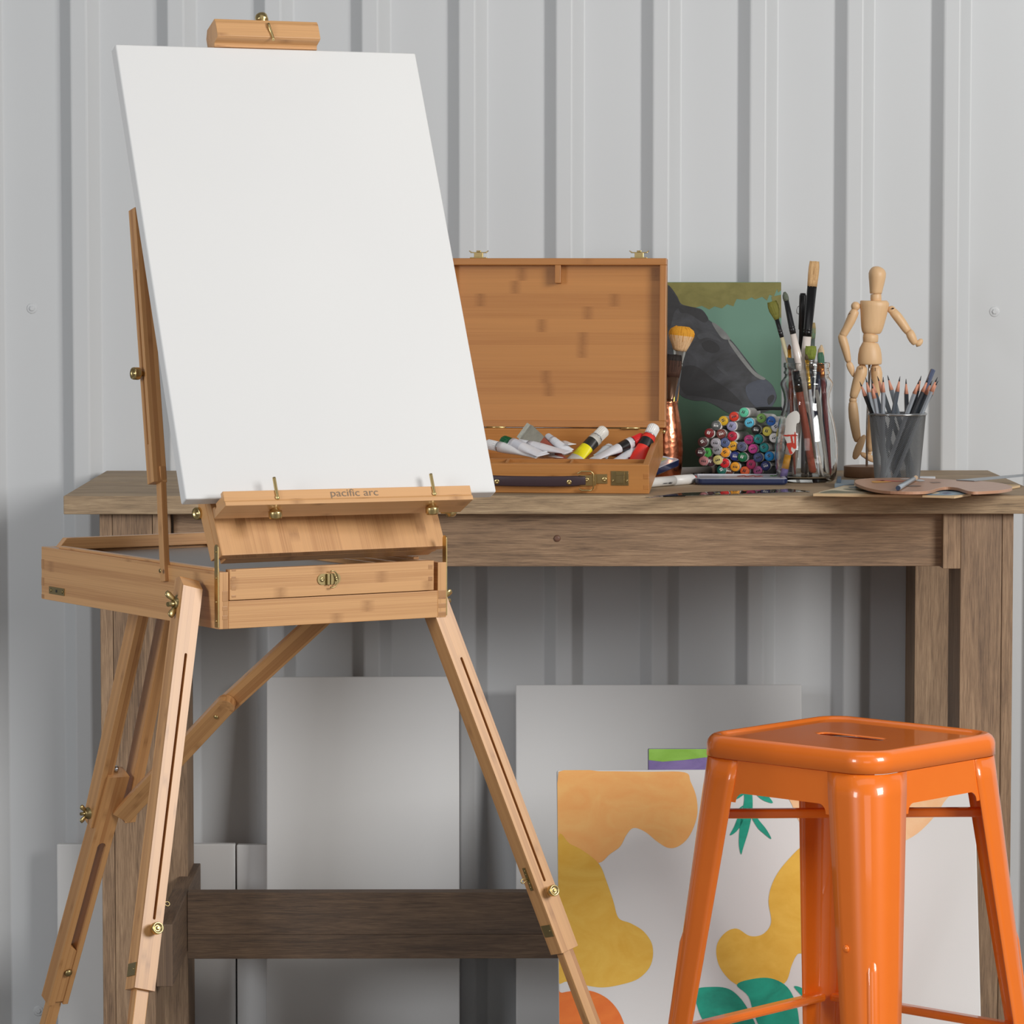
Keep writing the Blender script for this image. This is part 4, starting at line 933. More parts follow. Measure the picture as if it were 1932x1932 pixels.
jb('thin brush with gold ferrule in the middle of the jar mouth', (1545, 900), (1521, 668), -.02, -.02, .72, .96, 'jb9', .0032, .0026, (.0026, .0026, .0012), (206, 208, 214), (226, 176, 70), (90, 74, 50), metal=1)
def sticks():
    def st(nm, cat, lab, a, b, r, c, r2=None, metal=0, cap=None):
        a, b = V(a), V(b); L = (b-a).length; h = MB(); h.lathe([(r*.8, 0), (r, .004), (r, L*.92), (r2 or r*.8, L)], n=14); me = h.mesh('handle'); setmats(me, plain(nm+'m%d' % random.randint(0, 9999), c, .35, metal))
        ps = [('handle', me)]
        if cap:
            q = MB(); q.lathe([(r*1.05, L*.80), (r*1.05, L*.9), (r*.9, L)], n=14); m2 = q.mesh('ferrule'); setmats(m2, plain('capm%d' % random.randint(0, 9999), cap, .3, .5)); ps.append(('ferrule', m2))
        inst(nm, lab, cat, frame(a, b-a), ps, JG)
    st('paint_brush', 'paint brush', 'brush standing head down in the jar with a red-brown handle and black band', J(1534, 893, -.018), J(1502, 700, -.026), .0058, (160, 74, 52), cap=(36, 36, 38))
    st('paint_brush', 'paint brush', 'slate-blue brush handle pushed down into the left of the jar', J(1484, 893, .004), J(1494, 700, .012), .0044, (66, 76, 96))
    st('paint_brush', 'paint brush', 'white thin brush handle crossing the right half of the jar', J(1562, 896, .0), J(1541, 735, .01), .0032, (226, 224, 216))
    st('paint_brush', 'paint brush', 'dark blue brush handle inside the right of the jar', J(1560, 893, .02), J(1556, 705, .02), .0046, (44, 52, 80))
    st('palette_knife', 'palette knife', 'steel palette knife standing inside the jar', J(1518, 897, .028), J(1520, 740, .02), .0060, (150, 152, 156), metal=1)
    h = MB(); h.lathe([(.0052, 0), (.0052, .022)], n=14); m0 = h.mesh('body'); setmats(m0, plain('stub_orange', (240, 166, 30), .4))
    h = MB(); h.lathe([(.0053, -.014), (.0053, 0)], n=14); m1 = h.mesh('band'); setmats(m1, plain('stub_violet', (134, 112, 186), .4))
    h = MB(); h.lathe([(.0046, -.030), (.0050, -.014)], n=14); m2 = h.mesh('tip'); setmats(m2, plain('stub_white', (214, 210, 208), .5))
    h = MB(); h.lathe([(.0050, .022), (.0046, .085)], n=14); m3 = h.mesh('shaft'); setmats(m3, plain('stub_shaft', (214, 206, 200), .5))
    a, b = J(1482, 884, -.018), J(1487, 858, -.018); inst('paint_brush', 'brush handle with orange and violet bands at the left inside the jar', 'paint brush', frame(a, b-a), [('body', m0), ('band', m1), ('tip', m2), ('shaft', m3)], JG)
    # dark palette knife blade at the mouth and the pen with a clip
    m0 = MB(); w_ = .0066; a = J(1494, 692, -.008); m0.prism([a+V((-w_*.6, 0, -.004)), a+V((w_*1.0, 0, -.004)), a+V((w_*.9, 0, .013)), a+V((-w_*1.2, 0, .0145))], V((0, .0012, 0)))
    mm = MB(); mm.cyl(a+V((.001, 0, -.004)), J(1506, 800, -.01), .0022, 10)
    t = thing('palette_knife', 'square dark grey scraper blade peeping over the left rim of the jar', 'palette knife', a, JG); part('blade', m0, plain('dark_blade', (78, 86, 86), .35, .6), t); part('shank', mm, M['steel'], t)
    a, b = J(1508, 800, .03), J(1515, 553, .028); h = MB(); L = (b-a).length; h.lathe([(.0045, 0), (.0045, L*.72), (.0056, L*.725), (.0056, L-.004), (.004, L)], n=14); m0 = h.mesh('barrel'); setmats(m0, M['black'])
    h = MB(); h.tube([V((-.0056, 0, L*.84)), V((-.0085, 0, L*.845)), V((-.0092, 0, L*.87)), V((-.0075, 0, L*.895)), V((-.0056, 0, L*.9))], .0006, 6); m1 = h.mesh('clip'); setmats(m1, M['steel'])
    inst('pen', 'black pen with a wire clip standing behind the big flat brush in the jar', 'pen', frame(a, b-a, V((1, 0, 0))), [('barrel', m0), ('clip', m1)])
sticks()

# ------------------------------------------------------------------ copper vase with brushes
VC = V((W(1257, 800, 5.84).x, 5.84, TZ))
def vase():
    t = thing('copper_vase', 'hammered copper vase half hidden behind the case lid', 'vase', VC)
    o = [(.0002, 0), (.020, 0), (.0225, .004), (.0255, .022), (.0268, .045), (.0258, .068), (.0232, .090), (.0196, .110), (.0180, .1215), (.0186, .1235), (.0172, .1235), (.0180, .110), (.0240, .068), (.0240, .03), (.018, .006), (.0002, .005)]
    part('vase_body', MB().lathe([(r, z*1.0) for r, z in o], VC, n=56), M['copper'], t)
vase()
def Vv(px, py, dy=0): return W(px, py, VC.y+dy)
VG = 'brushes in the copper vase'
def vb(lab, tail, tip, dt, dp, *a, **kw): put_brush('paint_brush', lab, Vv(tail[0], tail[1], dt), Vv(tip[0], tip[1], dp), *a, group=VG, **kw)
vb('big round mop brush with orange-topped tan bristles in the copper vase', (1256, 882), (1288, 615), .0, .0, .70, .83, 'vb1', .0060, .0072, (.0105, .0122, .0143, .0165, .0186, .0202, .0204, .0180, .0105), (70, 70, 74), (200, 196, 190), (224, 184, 138), metal=1, flat=.75, bc2=(224, 158, 40))
vb('wide brown flat brush with steel ferrule in front of the mop brush', (1252, 880), (1273, 668), .004, -.009, .55, .80, 'vb2', .0050, .0060, (.0105, .0118, .0125, .0125, .0110), (54, 34, 26), (120, 92, 74), (74, 46, 32), metal=.8, flat=.4, bc2=(40, 30, 26))
vb('red-handled brush standing in the copper vase', (1258, 880), (1266, 712), .0, -.007, .78, .9, 'vb3', .0048, .0036, (.0036, .003, .001), (150, 36, 44), (190, 188, 184), (60, 50, 44), metal=1)
vb('brush with a bright gold ferrule in the copper vase', (1262, 880), (1274, 702), .002, -.005, .62, .92, 'vb4', .0030, .0030, (.0030, .0024, .001), (30, 30, 34), (232, 186, 84), (80, 60, 40), metal=1)
vb('orange-handled brush at the right of the copper vase', (1266, 880), (1280, 690), .006, .004, .93, .98, 'vb5', .0040, .0044, (.0040, .0034, .001), (206, 138, 46), (226, 160, 50), (80, 60, 40))

# ------------------------------------------------------------------ marker rack
RC = Wz(1405, 905, TZ)
def marker_rack():
    t = thing('marker_rack', 'black rack holding the stack of colour markers', 'marker rack', (RC.x, 5.86, TZ)); bl = M['black']
    a = W(1342, 800, 5.88).x; b = W(1492, 800, 5.88).x
    part('base', MB().bx(a, b, 5.835, 5.945, TZ+.0002, TZ+.006), bl, t, .001)
    part('shelf', MB().bx(a+.008, b, 5.835, 5.945, TZ+.006, TZ+.0205), bl, t, .001)
    m = MB(); top = W(1430, 770, 5.90).z; m.tube(smooth_loop([V((a+.03, 5.905, TZ+.01)), V((a+.034, 5.905, top-.03)), V((a+.065, 5.905, top-.004)), V((a+.11, 5.905, top-.001)), V((b-.012, 5.905, top-.002)), V((b-.002, 5.905, top-.012)), V((b-.001, 5.905, TZ+.01))], 6, False), .0028, 10)
    part('hoop', m, bl, t)
    m = MB(); m.prism([V((b-.002, 5.84, TZ+.006)), V((b-.002, 5.93, TZ+.006)), V((b-.002, 5.93, top-.03)), V((b-.002, 5.84, TZ+.05))], V((.002, 0, 0))); part('side', m, bl, t)
marker_rack()
MK = [(1058, 205, (92, 190, 152)), (845, 295, (206, 56, 36)), (620, 385, (206, 164, 34)), (460, 485, (84, 88, 86)), (795, 500, (146, 146, 178)), (1175, 425, (88, 184, 214)), (1435, 330, (122, 166, 82)), (1640, 390, (50, 112, 200)),
 (315, 650, (122, 34, 36)), (570, 665, (112, 56, 50)), (810, 715, (180, 30, 58)), (1320, 575, (26, 26, 26)), (1555, 610, (228, 212, 90)), (1705, 750, (230, 228, 224)), (170, 840, (84, 50, 50)), (445, 860, (168, 164, 172)), (655, 850, (84, 98, 138)),
 (820, 925, (226, 166, 40)), (1010, 940, (88, 92, 122)), (1165, 790, (170, 48, 110)), (1370, 775, (22, 138, 136)), (1255, 985, (206, 66, 148)), (1490, 960, (30, 150, 150)), (120, 1060, (62, 34, 38)), (275, 1065, (68, 160, 70)), (475, 1010, (150, 148, 152)),
 (655, 1065, (236, 156, 40)), (865, 1145, (30, 48, 118)), (1030, 1165, (18, 110, 66)), (1365, 1170, (80, 90, 140)), (1605, 1145, (18, 136, 204)), (195, 1245, (176, 116, 116)), (345, 1258, (76, 36, 46)), (495, 1225, (206, 192, 120)), (645, 1295, (206, 30, 34)),
 (870, 1370, (238, 162, 40)), (1215, 1320, (176, 42, 92)), (1525, 1350, (46, 58, 118)), (580, 1440, (24, 96, 84)), (735, 1450, (104, 62, 48)), (1080, 1465, (224, 96, 46)), (1360, 1455, (214, 110, 170)), (1745, 520, (214, 214, 218))]
CN = ['mint green', 'bright red', 'mustard yellow', 'dark grey', 'lavender grey', 'sky blue', 'leaf green', 'royal blue', 'maroon', 'brown', 'crimson', 'black', 'lemon yellow', 'white', 'dark brown', 'light grey', 'slate blue', 'amber', 'grey-violet', 'magenta', 'teal', 'hot pink', 'turquoise', 'blackish maroon', 'grass green', 'mid grey', 'golden orange', 'navy blue', 'forest green', 'denim blue', 'azure', 'dusty pink', 'plum', 'pale straw', 'scarlet', 'deep amber', 'raspberry', 'indigo', 'dark teal', 'chestnut', 'orange', 'candy pink', 'pale grey']
PL = ['at the top middle', 'beside the mint one, upper left', 'in the upper left', 'at the upper left edge', 'below the mustard one', 'right of the middle, near the top', 'near the top right', 'at the top right', 'at the left, third row', 'right of the maroon one', 'in the middle', 'right of the middle, beside the lemon one', 'at the right, below the royal blue', 'at the far right behind the jar', 'at the left edge, middle height', 'right of the dark brown one', 'beside the crimson one', 'in the centre, below the crimson', 'in the centre, right of the amber', 'right of the centre', 'right of the magenta one', 'below the magenta one', 'right of the hot pink one', 'at the far left, low', 'low at the left', 'beside the grass green one', 'left of the navy one', 'behind the forest green one', 'low in the middle', 'low at the right', 'at the far right, low', 'at the lower left corner', 'right of the dusty pink one', 'right of the plum one', 'at the bottom, left of the deep amber', 'at the bottom middle', 'at the bottom right of the middle', 'at the lower right corner', 'at the very bottom left, half hidden', 'at the very bottom, beside the dark teal', 'at the very bottom middle, half hidden', 'at the very bottom right, half hidden', 'at the right behind the jar shoulder']
mw = plain('marker_white', (224, 222, 218), .35); glyph = plain('marker_print', (40, 40, 44), .5)
bar_m = MB(); bar_m.lathe([(.0060, .0165), (.0074, .017), (.0074, .125), (.006, .13)], n=20); bar_me = bar_m.mesh('barrel'); setmats(bar_me, mw)
sl_m = MB(); sl_m.lathe([(.00765, .0035), (.0077, .0365), (.0070, .037)], n=20); sl_me = sl_m.mesh('cap'); setmats(sl_me, mw)
gl = []
for v_ in range(4):
    g_ = MB(); rr_ = random.Random(v_)
    for q in range(2+v_ % 2):
        x_ = -.0028+.0026*q; g_.bx(x_, x_+.0016, -.0019+.0008*(v_ % 2), .0019, -.00115, -.0009)
    g_.bx(-.003, .0028, -.0030, -.0026, -.00115, -.0009); me = g_.mesh('print'); setmats(me, glyph); gl.append(me)
gl2 = []
for me in gl: m2 = me.copy(); m2.materials.clear(); m2.materials.append(mw); gl2.append(m2)
for i, (x, y, c) in enumerate(MK):
    px, py = 1310+x/11.365, 760+y/11.365
    Y = 5.812+(.004*(i*7 % 5))*.5; d = V((.25-.05*(px-1310)/170, .96, -.045)).normalized()
    if py > 880: Y += .006
    p = W(px, py, Y); e_ = MB(); e_.lathe([(.0002, -.0010), (.0062, -.0009), (.0074, 0), (.0077, .0035), (.0070, .0036)], n=20); me = e_.mesh('end_cap'); setmats(me, plain('marker_c%d' % i, c, .32))
    dark = sum(c) < 260
    inst('marker', '%s marker end %s of the marker stack' % (CN[i], PL[i]), 'marker', frame(p, d, V((1, -.5, -.1)), [.2, -.4, .9, 0][i % 4]), [('barrel', bar_me), ('cap', sl_me), ('end_cap', me), ('print', (gl2 if dark else gl)[i % 4])], 'colour markers stacked in the rack')

# loose markers lying in front of the case
def loose_marker(lab, a, b, z, L, tipc):
    a = Wz(a[0], a[1], z); b = Wz(b[0], b[1], z); d = (b-a).normalized()
    h = MB(); h.lathe([(.0068, 0), (.0075, .002), (.0075, L*.55)], n=24); m0 = h.mesh('barrel'); setmats(m0, mw)
    h = MB(); h.lathe([(.0078, L*.553), (.0078, L*.93), (.0055, L*.97)], n=24); m1 = h.mesh('cap'); setmats(m1, mw)
    h = MB(); h.lathe([(.0054, L*.968), (.0052, L), (.0003, L*1.0)], n=20); m2 = h.mesh('end_cap'); setmats(m2, plain('mk_tip%d' % int(tipc[0]), tipc, .4))
    h = MB()
    for q in range(9): h.box((-.0076 if False else 0, -.00765, L*.28+q*.0028), ((0, 0, 1), (1, 0, 0), (0, 1, 0)), (.0019 if q % 4 else .0008, .0016 if q < 6 else .003, .0003))
    m3 = h.mesh('print'); setmats(m3, glyph)
    M_ = frame(a, d, V((d.y, -d.x, 0)).cross(d) if False else V((0, 0, 1)))
    inst('marker', lab, 'marker', M_ @ MX.Rotation(R(200), 4, 'Z'), [('barrel', m0), ('cap', m1), ('end_cap', m2), ('print', m3)])
loose_marker('white marker with a red end lying loose beside the bamboo case', (1218, 911), (1303, 904), TZ+.0079, .128, (180, 40, 44))
loose_marker('white marker lying loose behind the navy paint tin', (1262, 891), (1332, 889), TZ+.0079, .135, (210, 208, 206))

# navy paint tins
navy = plain('navy_enamel', (28, 40, 78), .28, coat=.5); wtin = plain('tin_white', (206, 208, 218), .3, coat=.3)
def tin(lab, P4, h, M_=None, extra=None, loc=None):
    t = thing('watercolour_tin', lab, 'paint tin', P4[0])
    X = (P4[1]-P4[0]); Y = (P4[3]-P4[0]); n = X.cross(Y).normalized(); x = X.normalized(); y = (Y-x*Y.dot(x)).normalized(); lx, ly = X.length, Y.dot(y)
    def rr(d, r, z):
        out = []
        for cx_, cy_, a0 in ((lx-d-r, d+r, -PI/2), (lx-d-r, ly-d-r, 0), (d+r, ly-d-r, PI/2), (d+r, d+r, PI)):
            for k in range(7): a = a0+PI/2*k/6; out.append(P4[0]+x*(cx_+r*math.cos(a))+y*(cy_+r*math.sin(a))+n*z)
        return out
    part('tin_shell', MB().loft([rr(.003, .008, 0), rr(0, .010, .003), rr(0, .010, h), rr(.0012, .009, h), rr(.0012, .009, .003)], 0, smooth=False), navy, t, .0006)
    part('tray', MB().loft([rr(.0012, .009, h-.0015), rr(.0012, .009, h+.0004), rr(.006, .007, h+.0004), rr(.007, .006, h-.0012), rr(.0075, .006, h-.0014)], 0, smooth=False), wtin, t, .0004)
    return t, x, y, n, h, lx, ly
z = TZ+.0003
a = Wz(1312, 915, z); b = Wz(1490, 918, z); a = V((a.x, a.y, z)); b = V((b.x, a.y-.004, z)); X = (b-a).normalized(); Y = V((-X.y, X.x, 0))
t, x, y, n, h, lx, ly = tin('open navy watercolour tin with white tray lying in front of the markers', [a, b, b+Y*.125, a+Y*.125], .0095)
m = MB()
for q in range(7):
    c = a+x*(.072+.0052*q)+y*(.085+.010*math.sin(q*2.1))+n*(h-.0013); m.lathe([(.0045+.001*math.cos(q), 0), (.0035, .0008), (.001, .0012)], c, n, 10)
part('paint_smear', m, plain('smear_rust', (132, 60, 48), .4), t)
m = MB()
for q in range(5): c = a+x*(.122+.006*q)+y*(.095+.006*math.sin(q*2.7))+n*(h-.0013); m.lathe([(.003, 0), (.0025, .0008), (.0008, .0012)], c, n, 10)
part('paint_smear', m, plain('smear_green', (70, 140, 60), .4), t)
# the second tin leans against the case on one edge
o = W(1240, 899, 5.69); o.z = max(o.z, TZ+.0006); p1 = W(1283, 881, 5.79); p3 = W(1226, 862, 5.845)
t, x, y, n, h, lx, ly = tin('navy watercolour tin with white lid tilted behind the bamboo case corner', [o, p1, p1+(p3-o), p3], .0125)
m = MB(); m.box(o+x*.07+y*.022+n*(h+.0002), (x, y, n), (.045, .010, .0006)); part('mixing_well', m, plain('yellow_stain', (196, 190, 120), .4), t)
t['label'] = 'navy watercolour tin with white lid, tilted between the case and the copper vase'

# ------------------------------------------------------------------ jointed mannequin
def mannequin():
    Y = 5.90; t = thing('artist_mannequin', 'jointed wooden artist mannequin on a stand behind the pencil cup', 'mannequin', (W(1640, 895, Y).x, Y, TZ)); wd = M['mann']
    def q(x, y, dy=0): return W(1440+x/4.2, 480+y/4.2, Y+dy)
    s = 1/1187/4.2
    def seg(name, pts, rad, flat=1.0, dy=0, par=None, n=22, dys=None):
        m = MB(); P = [q(x, y, (dys[i] if dys else dy)) for i, (x, y) in enumerate(pts)]; rings = []
        for i, p in enumerate(P):
            d = (P[min(i+1, len(P)-1)]-P[max(i-1, 0)]).normalized(); X = V((1, 0, 0)); X = (X-d*X.dot(d)).normalized(); Z = d.cross(X); r = rad[i]*s
            rings.append([p+X*r*math.cos(2*PI*k/n)+Z*r*flat*math.sin(2*PI*k/n) for k in range(n)])
        m.loft(rings, 0); return part(name, m, wd, par or t)
    dk = plain('mannequin_joint', (70, 48, 32), .6)
    hx = [(907, 94), (907, 96), (906, 102), (905, 112), (904, 128), (904, 150), (903, 180), (900, 220), (896, 262), (893, 295), (892, 309), (892, 311)]
    seg('head', hx, [4, 20, 36, 50, 62, 69, 68, 62, 55, 50, 48, 44], 1.0)
    seg('neck', [(892, 310), (893, 316), (893, 345), (894, 368), (894, 374)], [38, 43, 44, 43, 40], .95)
    seg('torso', [(884, 366), (884, 371), (883, 380), (880, 410), (875, 470), (868, 530), (862, 580), (858, 612), (857, 626), (857, 632)], [95, 108, 116, 115, 106, 97, 88, 78, 68, 52], .72)
    seg('waist', [(853, 628), (852, 634), (851, 660), (850, 690), (850, 698)], [50, 59, 62, 60, 54], .85)
    seg('pelvis', [(850, 693), (849, 698), (848, 712), (846, 745), (845, 790), (845, 830), (845, 862), (845, 870), (845, 873)], [52, 60, 68, 84, 93, 96, 95, 92, 84], .78)
    def ball(name, x, y, r, dy=0): m = MB(); m.ball(q(x, y, dy), r*s, 12); return part(name, m, wd, t)
    for (x, y, r) in ((732, 411, 37), (1017, 440, 33)): ball('shoulder_joint', x, y, r)
    ua = seg('upper_arm', [(738, 440), (728, 450), (712, 480), (690, 530), (660, 590), (636, 632), (626, 648), (622, 652)], [26, 34, 39, 38, 33, 32, 29, 18])
    m = MB(); m.beam(q(674, 478, -.011), q(690, 464, -.011), .0022, .001, V((0, -1, 0))); part('joint_slot', m, dk, ua)
    seg('forearm', [(622, 632), (622, 645), (632, 680), (650, 740), (662, 790), (672, 835), (676, 852)], [22, 31, 36, 34, 29, 25, 19])
    seg('hand', [(676, 850), (682, 870), (694, 900), (704, 930), (712, 960), (716, 972)], [15, 26, 28, 22, 12, 4], .5)
    ua = seg('upper_arm', [(1018, 440), (1030, 455), (1062, 492), (1098, 540), (1132, 590), (1150, 612), (1156, 618)], [22, 34, 38, 37, 34, 31, 18])
    m = MB(); m.ball(q(1027, 428, -.0085), .0022, 8, sq=.6); part('joint_slot', m, dk, ua)
    seg('forearm', [(1150, 606), (1158, 616), (1172, 645), (1186, 675), (1200, 700), (1206, 712)], [20, 33, 36, 33, 27, 18], dy=-.003)
    seg('hand', [(1200, 708), (1212, 712), (1232, 705), (1246, 690), (1254, 676), (1258, 670)], [12, 22, 25, 22, 16, 6], .7, -.004)
    # legs: a bent left one, and the right one swung behind the cup
    ball('hip_joint', 785, 893, 30); ball('hip_joint', 888, 895, 34, .004)
    th1 = seg('thigh', [(786, 885), (784, 900), (776, 940), (758, 990), (738, 1050), (722, 1100), (714, 1130), (712, 1138)], [30, 43, 48, 47, 41, 35, 31, 22], dy=-.002)
    m = MB(); m.beam(q(783, 888, -.0135), q(783, 908, -.0145), .0014, .001, V((0, -1, 0))); part('joint_slot', m, dk, th1)
    th2 = seg('thigh', [(890, 885), (892, 900), (898, 940), (900, 1000), (896, 1060), (886, 1120), (880, 1160)], [30, 42, 46, 45, 40, 35, 26], dy=.006)
    m = MB(); m.beam(q(887, 898, -.006), q(887, 925, -.0065), .0014, .001, V((0, -1, 0))); part('joint_slot', m, dk, th2)
    ball('knee_joint', 711, 1155, 31); ball('knee_joint', 880, 1180, 30, .008)
    seg('shin', [(712, 1165), (711, 1180), (712, 1220), (718, 1290), (728, 1370), (740, 1440), (750, 1475), (753, 1482)], [26, 34, 39, 41, 37, 33, 28, 18])
    seg('shin', [(880, 1195), (878, 1215), (872, 1280), (862, 1370), (852, 1450), (846, 1520), (844, 1560)], [26, 33, 38, 38, 34, 29, 20], dy=.008)
    ball('ankle_joint', 765, 1478, 18); ball('ankle_joint', 842, 1572, 18, .008)
    seg('foot', [(806, 1432), (798, 1444), (780, 1480), (758, 1530), (738, 1580), (724, 1612), (718, 1622)], [8, 18, 27, 32, 30, 20, 8], .6, -.008)
    seg('foot', [(770, 1572), (786, 1584), (820, 1600), (856, 1618), (884, 1632), (894, 1638)], [8, 18, 25, 26, 20, 8], .6, .006)
    m = MB(); m.tube([q(841, 872, .004), q(840, 960, .010), q(832, 1150, .016), q(824, 1330, .016), q(820, 1700, .0)], .0020, 10); part('support_rod', m, M['steel'], t)
    m = MB(); c = V((W(1440+775/4.2, 890, Y).x+.012, Y, TZ+.0002)); m.lathe([(.0385, 0), (.0395, .001), (.0395, .0165), (.0385, .0175)], c, n=48); part('stand_base', m, plain('mannequin_base', (150, 112, 84), .5), t)
mannequin()

# ------------------------------------------------------------------ mesh cup and its pencils
CC = V((W(1693, 840, 5.775).x, 5.775, TZ))
CUP_H = W(1693, 779, 5.775).z-TZ
def cup():
    t = thing('mesh_pencil_cup', 'round silver wire mesh cup full of grey pencils', 'pencil cup', CC); st = plain('cup_silver', (150, 152, 154), .35, .8)
    rb, rt = .0345, .0435; mb = MB(); N = 92; K = 62; H0 = .004; H1 = CUP_H-.003
    for i in range(K+1):
        f = i/K; r = rb+(rt-rb)*f; z = H0+(H1-H0)*f
        for k in range(N): a = 2*PI*(k+.5*(i % 2))/N; mb.v.append(CC+V((r*math.cos(a), r*math.sin(a), z)))
    for i in range(0, K-1):
        for k in range(N):
            a = i*N+k; o = i % 2; lo = (i+1)*N+(k-1+o) % N; ro = (i+1)*N+(k+o) % N
            mb.face(None, None, 0, (0, 0), False, [a, ro, (i+2)*N+k, lo]) if True else None
    # keep every other diamond row pair once: faces of row i cover rows i..i+2, neighbours share edges
    mesh_o = part('mesh_wall', mb, st, t)
    w_ = mesh_o.modifiers.new('wire', 'WIREFRAME'); w_.thickness = .001; w_.use_even_offset = False; w_.use_boundary = True
    rim = MB(); rim.tube([CC+V((rt+.0006)*1 if False else ((rt+.0006)*math.cos(2*PI*k/64), (rt+.0006)*math.sin(2*PI*k/64), CUP_H-.0015)) for k in range(64)], .0021, 10, closed=True); part('rim', rim, plain('rim_silver', (176, 178, 180), .22, .95), t)
    b = MB(); b.lathe([(.0002, .0005), (rb+.0012, .0005), (rb+.0016, .0025), (rb+.0005, .005), (rb-.001, .0048), (rb-.0015, .002), (.0002, .002)], CC, n=48); part('base', b, st, t)
cup()
def pencil(key, c):
    g = MB(); b = MB(); L = .168; r = .0036
    b.lathe([(r, 0), (r, L)], n=6, smooth=False); g.lathe([(r*.98, L-.0005), (r*.34, L+.0155)], n=18); l = MB(); l.lathe([(r*.34, L+.0155), (r*.30, L+.018), (.0003, L+.0235)], n=10)
    e = MB(); e.lathe([(r*.3, -.0002), (r*.3, .0001)], n=10)
    out = []
    for nm, q, mt in (('pencil_body', b, plain('pencil_'+key, c, .28, coat=.4)), ('sharpened_wood', g, PW), ('lead', l, PLD), ('lead_end', e, PLD)):
        me = q.mesh(nm); setmats(me, mt); out.append((nm, me))
    return out
PW = plain('pencil_cedar', (214, 148, 122), .6, var=.12, scale=400); PLD = plain('graphite', (54, 54, 58), .35, .3)
PT = {'light': pencil('light', (150, 156, 164)), 'mid': pencil('mid', (112, 120, 128)), 'slate': pencil('slate', (78, 86, 96)), 'dark': pencil('dark', (60, 63, 68)), 'black': pencil('black', (34, 35, 38))}
PP = [ # tip in the crop, rim crossing x, colour, in front (-) or behind (+), label
 ((18, 250), 205, 'black', -.012, 'black pencil leaning furthest left in the mesh cup'), ((112, 185), 232, 'mid', .016, 'grey pencil behind the black one at the left of the cup'),
 ((206, 280), 292, 'light', -.024, 'light grey pencil in front, second from the left'), ((200, 205), 352, 'slate', .020, 'slate pencil crossing behind the light grey one at the left'),
 ((296, 165), 492, 'mid', .026, 'grey pencil at the back leaning left toward the mannequin leg'), ((390, 178), 388, 'light', -.030, 'light grey pencil standing straight up in front'),
 ((458, 152), 622, 'mid', .012, 'grey pencil leaning left, its tip left of the cup middle'), ((657, 168), 552, 'slate', -.014, 'dark slate pencil leaning right, the tallest near the cup middle'),
 ((750, 207), 762, 'dark', .008, 'dark pencil standing upright at the middle of the cup'), ((992, 160), 838, 'dark', .004, 'dark pencil with a long lead right of the middle'),
 ((968, 215), 775, 'light', -.026, 'light grey pencil leaning right in front of the dark ones'), ((1112, 190), 872, 'dark', -.010, 'dark grey pencil leaning right, left of the slate butt end'),
 ((1168, 235), 925, 'slate', -.006, 'slate pencil leaning right below the blunt pencil end'), ((1250, 182), 1010, 'light', -.018, 'light grey pencil leaning furthest right in the cup'),
 ((1262, 238), 985, 'black', .020, 'black pencil with only its tip showing at the far right')]
for (tx, ty), rx, col_, dy, lab in PP:
    rim = W(1620+rx/8.4, 690+740/8.4, CC.y+dy*.9); tip = W(1620+tx/8.4, 690+ty/8.4, CC.y+dy*1.25)
    d = (rim-tip).normalized(); Lt = .168+.0235; bot = tip+d*Lt
    if bot.z < TZ+.004:                                    # too long for the cup: stands on its floor
        bot = tip+d*((tip.z-TZ-.004)/(-d.z)); 
    rr = V((bot.x-CC.x, bot.y-CC.y, 0))
    if rr.length > .029:
        rr = rr.normalized()*.029; bot = V((CC.x+rr.x, CC.y+rr.y, bot.z))
    d = (tip-bot).normalized(); inst('pencil', lab, 'pencil', frame(tip-d*Lt, d, None, random.random()), PT[col_], 'pencils standing in the mesh cup')
a = W(1620+1182/8.4, 690+58/8.4, CC.y+.012); b_ = W(1620+905/8.4, 690+740/8.4, CC.y+.008); d = (b_-a).normalized()
Mx = frame(a, d, None, .2)
h = MB(); h.lathe([(.0034, .0), (.0040, .0012), (.0040, .165)], n=6, smooth=False); m0 = h.mesh('pencil_body'); setmats(m0, plain('pencil_bluegrey', (84, 94, 122), .3, coat=.4))
h = MB(); h.lathe([(.0018, -.0002), (.0018, .001)], n=12); m1 = h.mesh('lead_end'); setmats(m1, plain('core_grey', (120, 124, 140), .5))
inst('pencil', 'blue-grey pencil standing point down, its blunt end highest in the cup', 'pencil', Mx, [('pencil_body', m0), ('lead_end', m1)], 'pencils standing in the mesh cup')

# ------------------------------------------------------------------ palette, panels and small things at the right end
def outline(L, z, sub=6): return smooth_loop([Wz(1540+x/4.928, 860+y/4.928, z) for x, y in L], sub)
ply = plain('birch_ply', (214, 184, 142), .55, var=.1, scale=40); edge = plain('ply_edge', (216, 180, 134), .6)
def panel(lab, L, z, th, face, paints, sharp=True):
    P = [Wz(1540+x/4.928, 860+y/4.928, z+th) for x, y in L]; c = sum(P, V((0, 0, 0)))/len(P)
    t = thing('plywood_painting', lab, 'painting', (c.x, c.y, z)); m = MB(); m.prism([V((p.x, p.y, z)) for p in P], V((0, 0, th)), None); part('board', m, ply, t, .0004)
    m = MB(); mats = []
    for i, (Q, mt) in enumerate(paints):
        poly(m, [Wz(1540+x/4.928, 860+y/4.928, z+th) for x, y in Q], V((0, 0, 1)), .00025+.00005*i, i, 4); mats.append(mt)
    if mats: part('painting', m, mats, t)
pg = painted('paint_moss', (84, 88, 66), (122, 122, 92), 60); pt_ = painted('paint_tealgrey', (70, 90, 92), (110, 130, 132), 60); pb = painted('paint_seablue', (92, 120, 140), (150, 176, 190), 50); pc = painted('paint_cream', (206, 192, 160), (226, 214, 186), 60); pd = painted('paint_deepblue', (52, 70, 110), (80, 100, 140), 60)
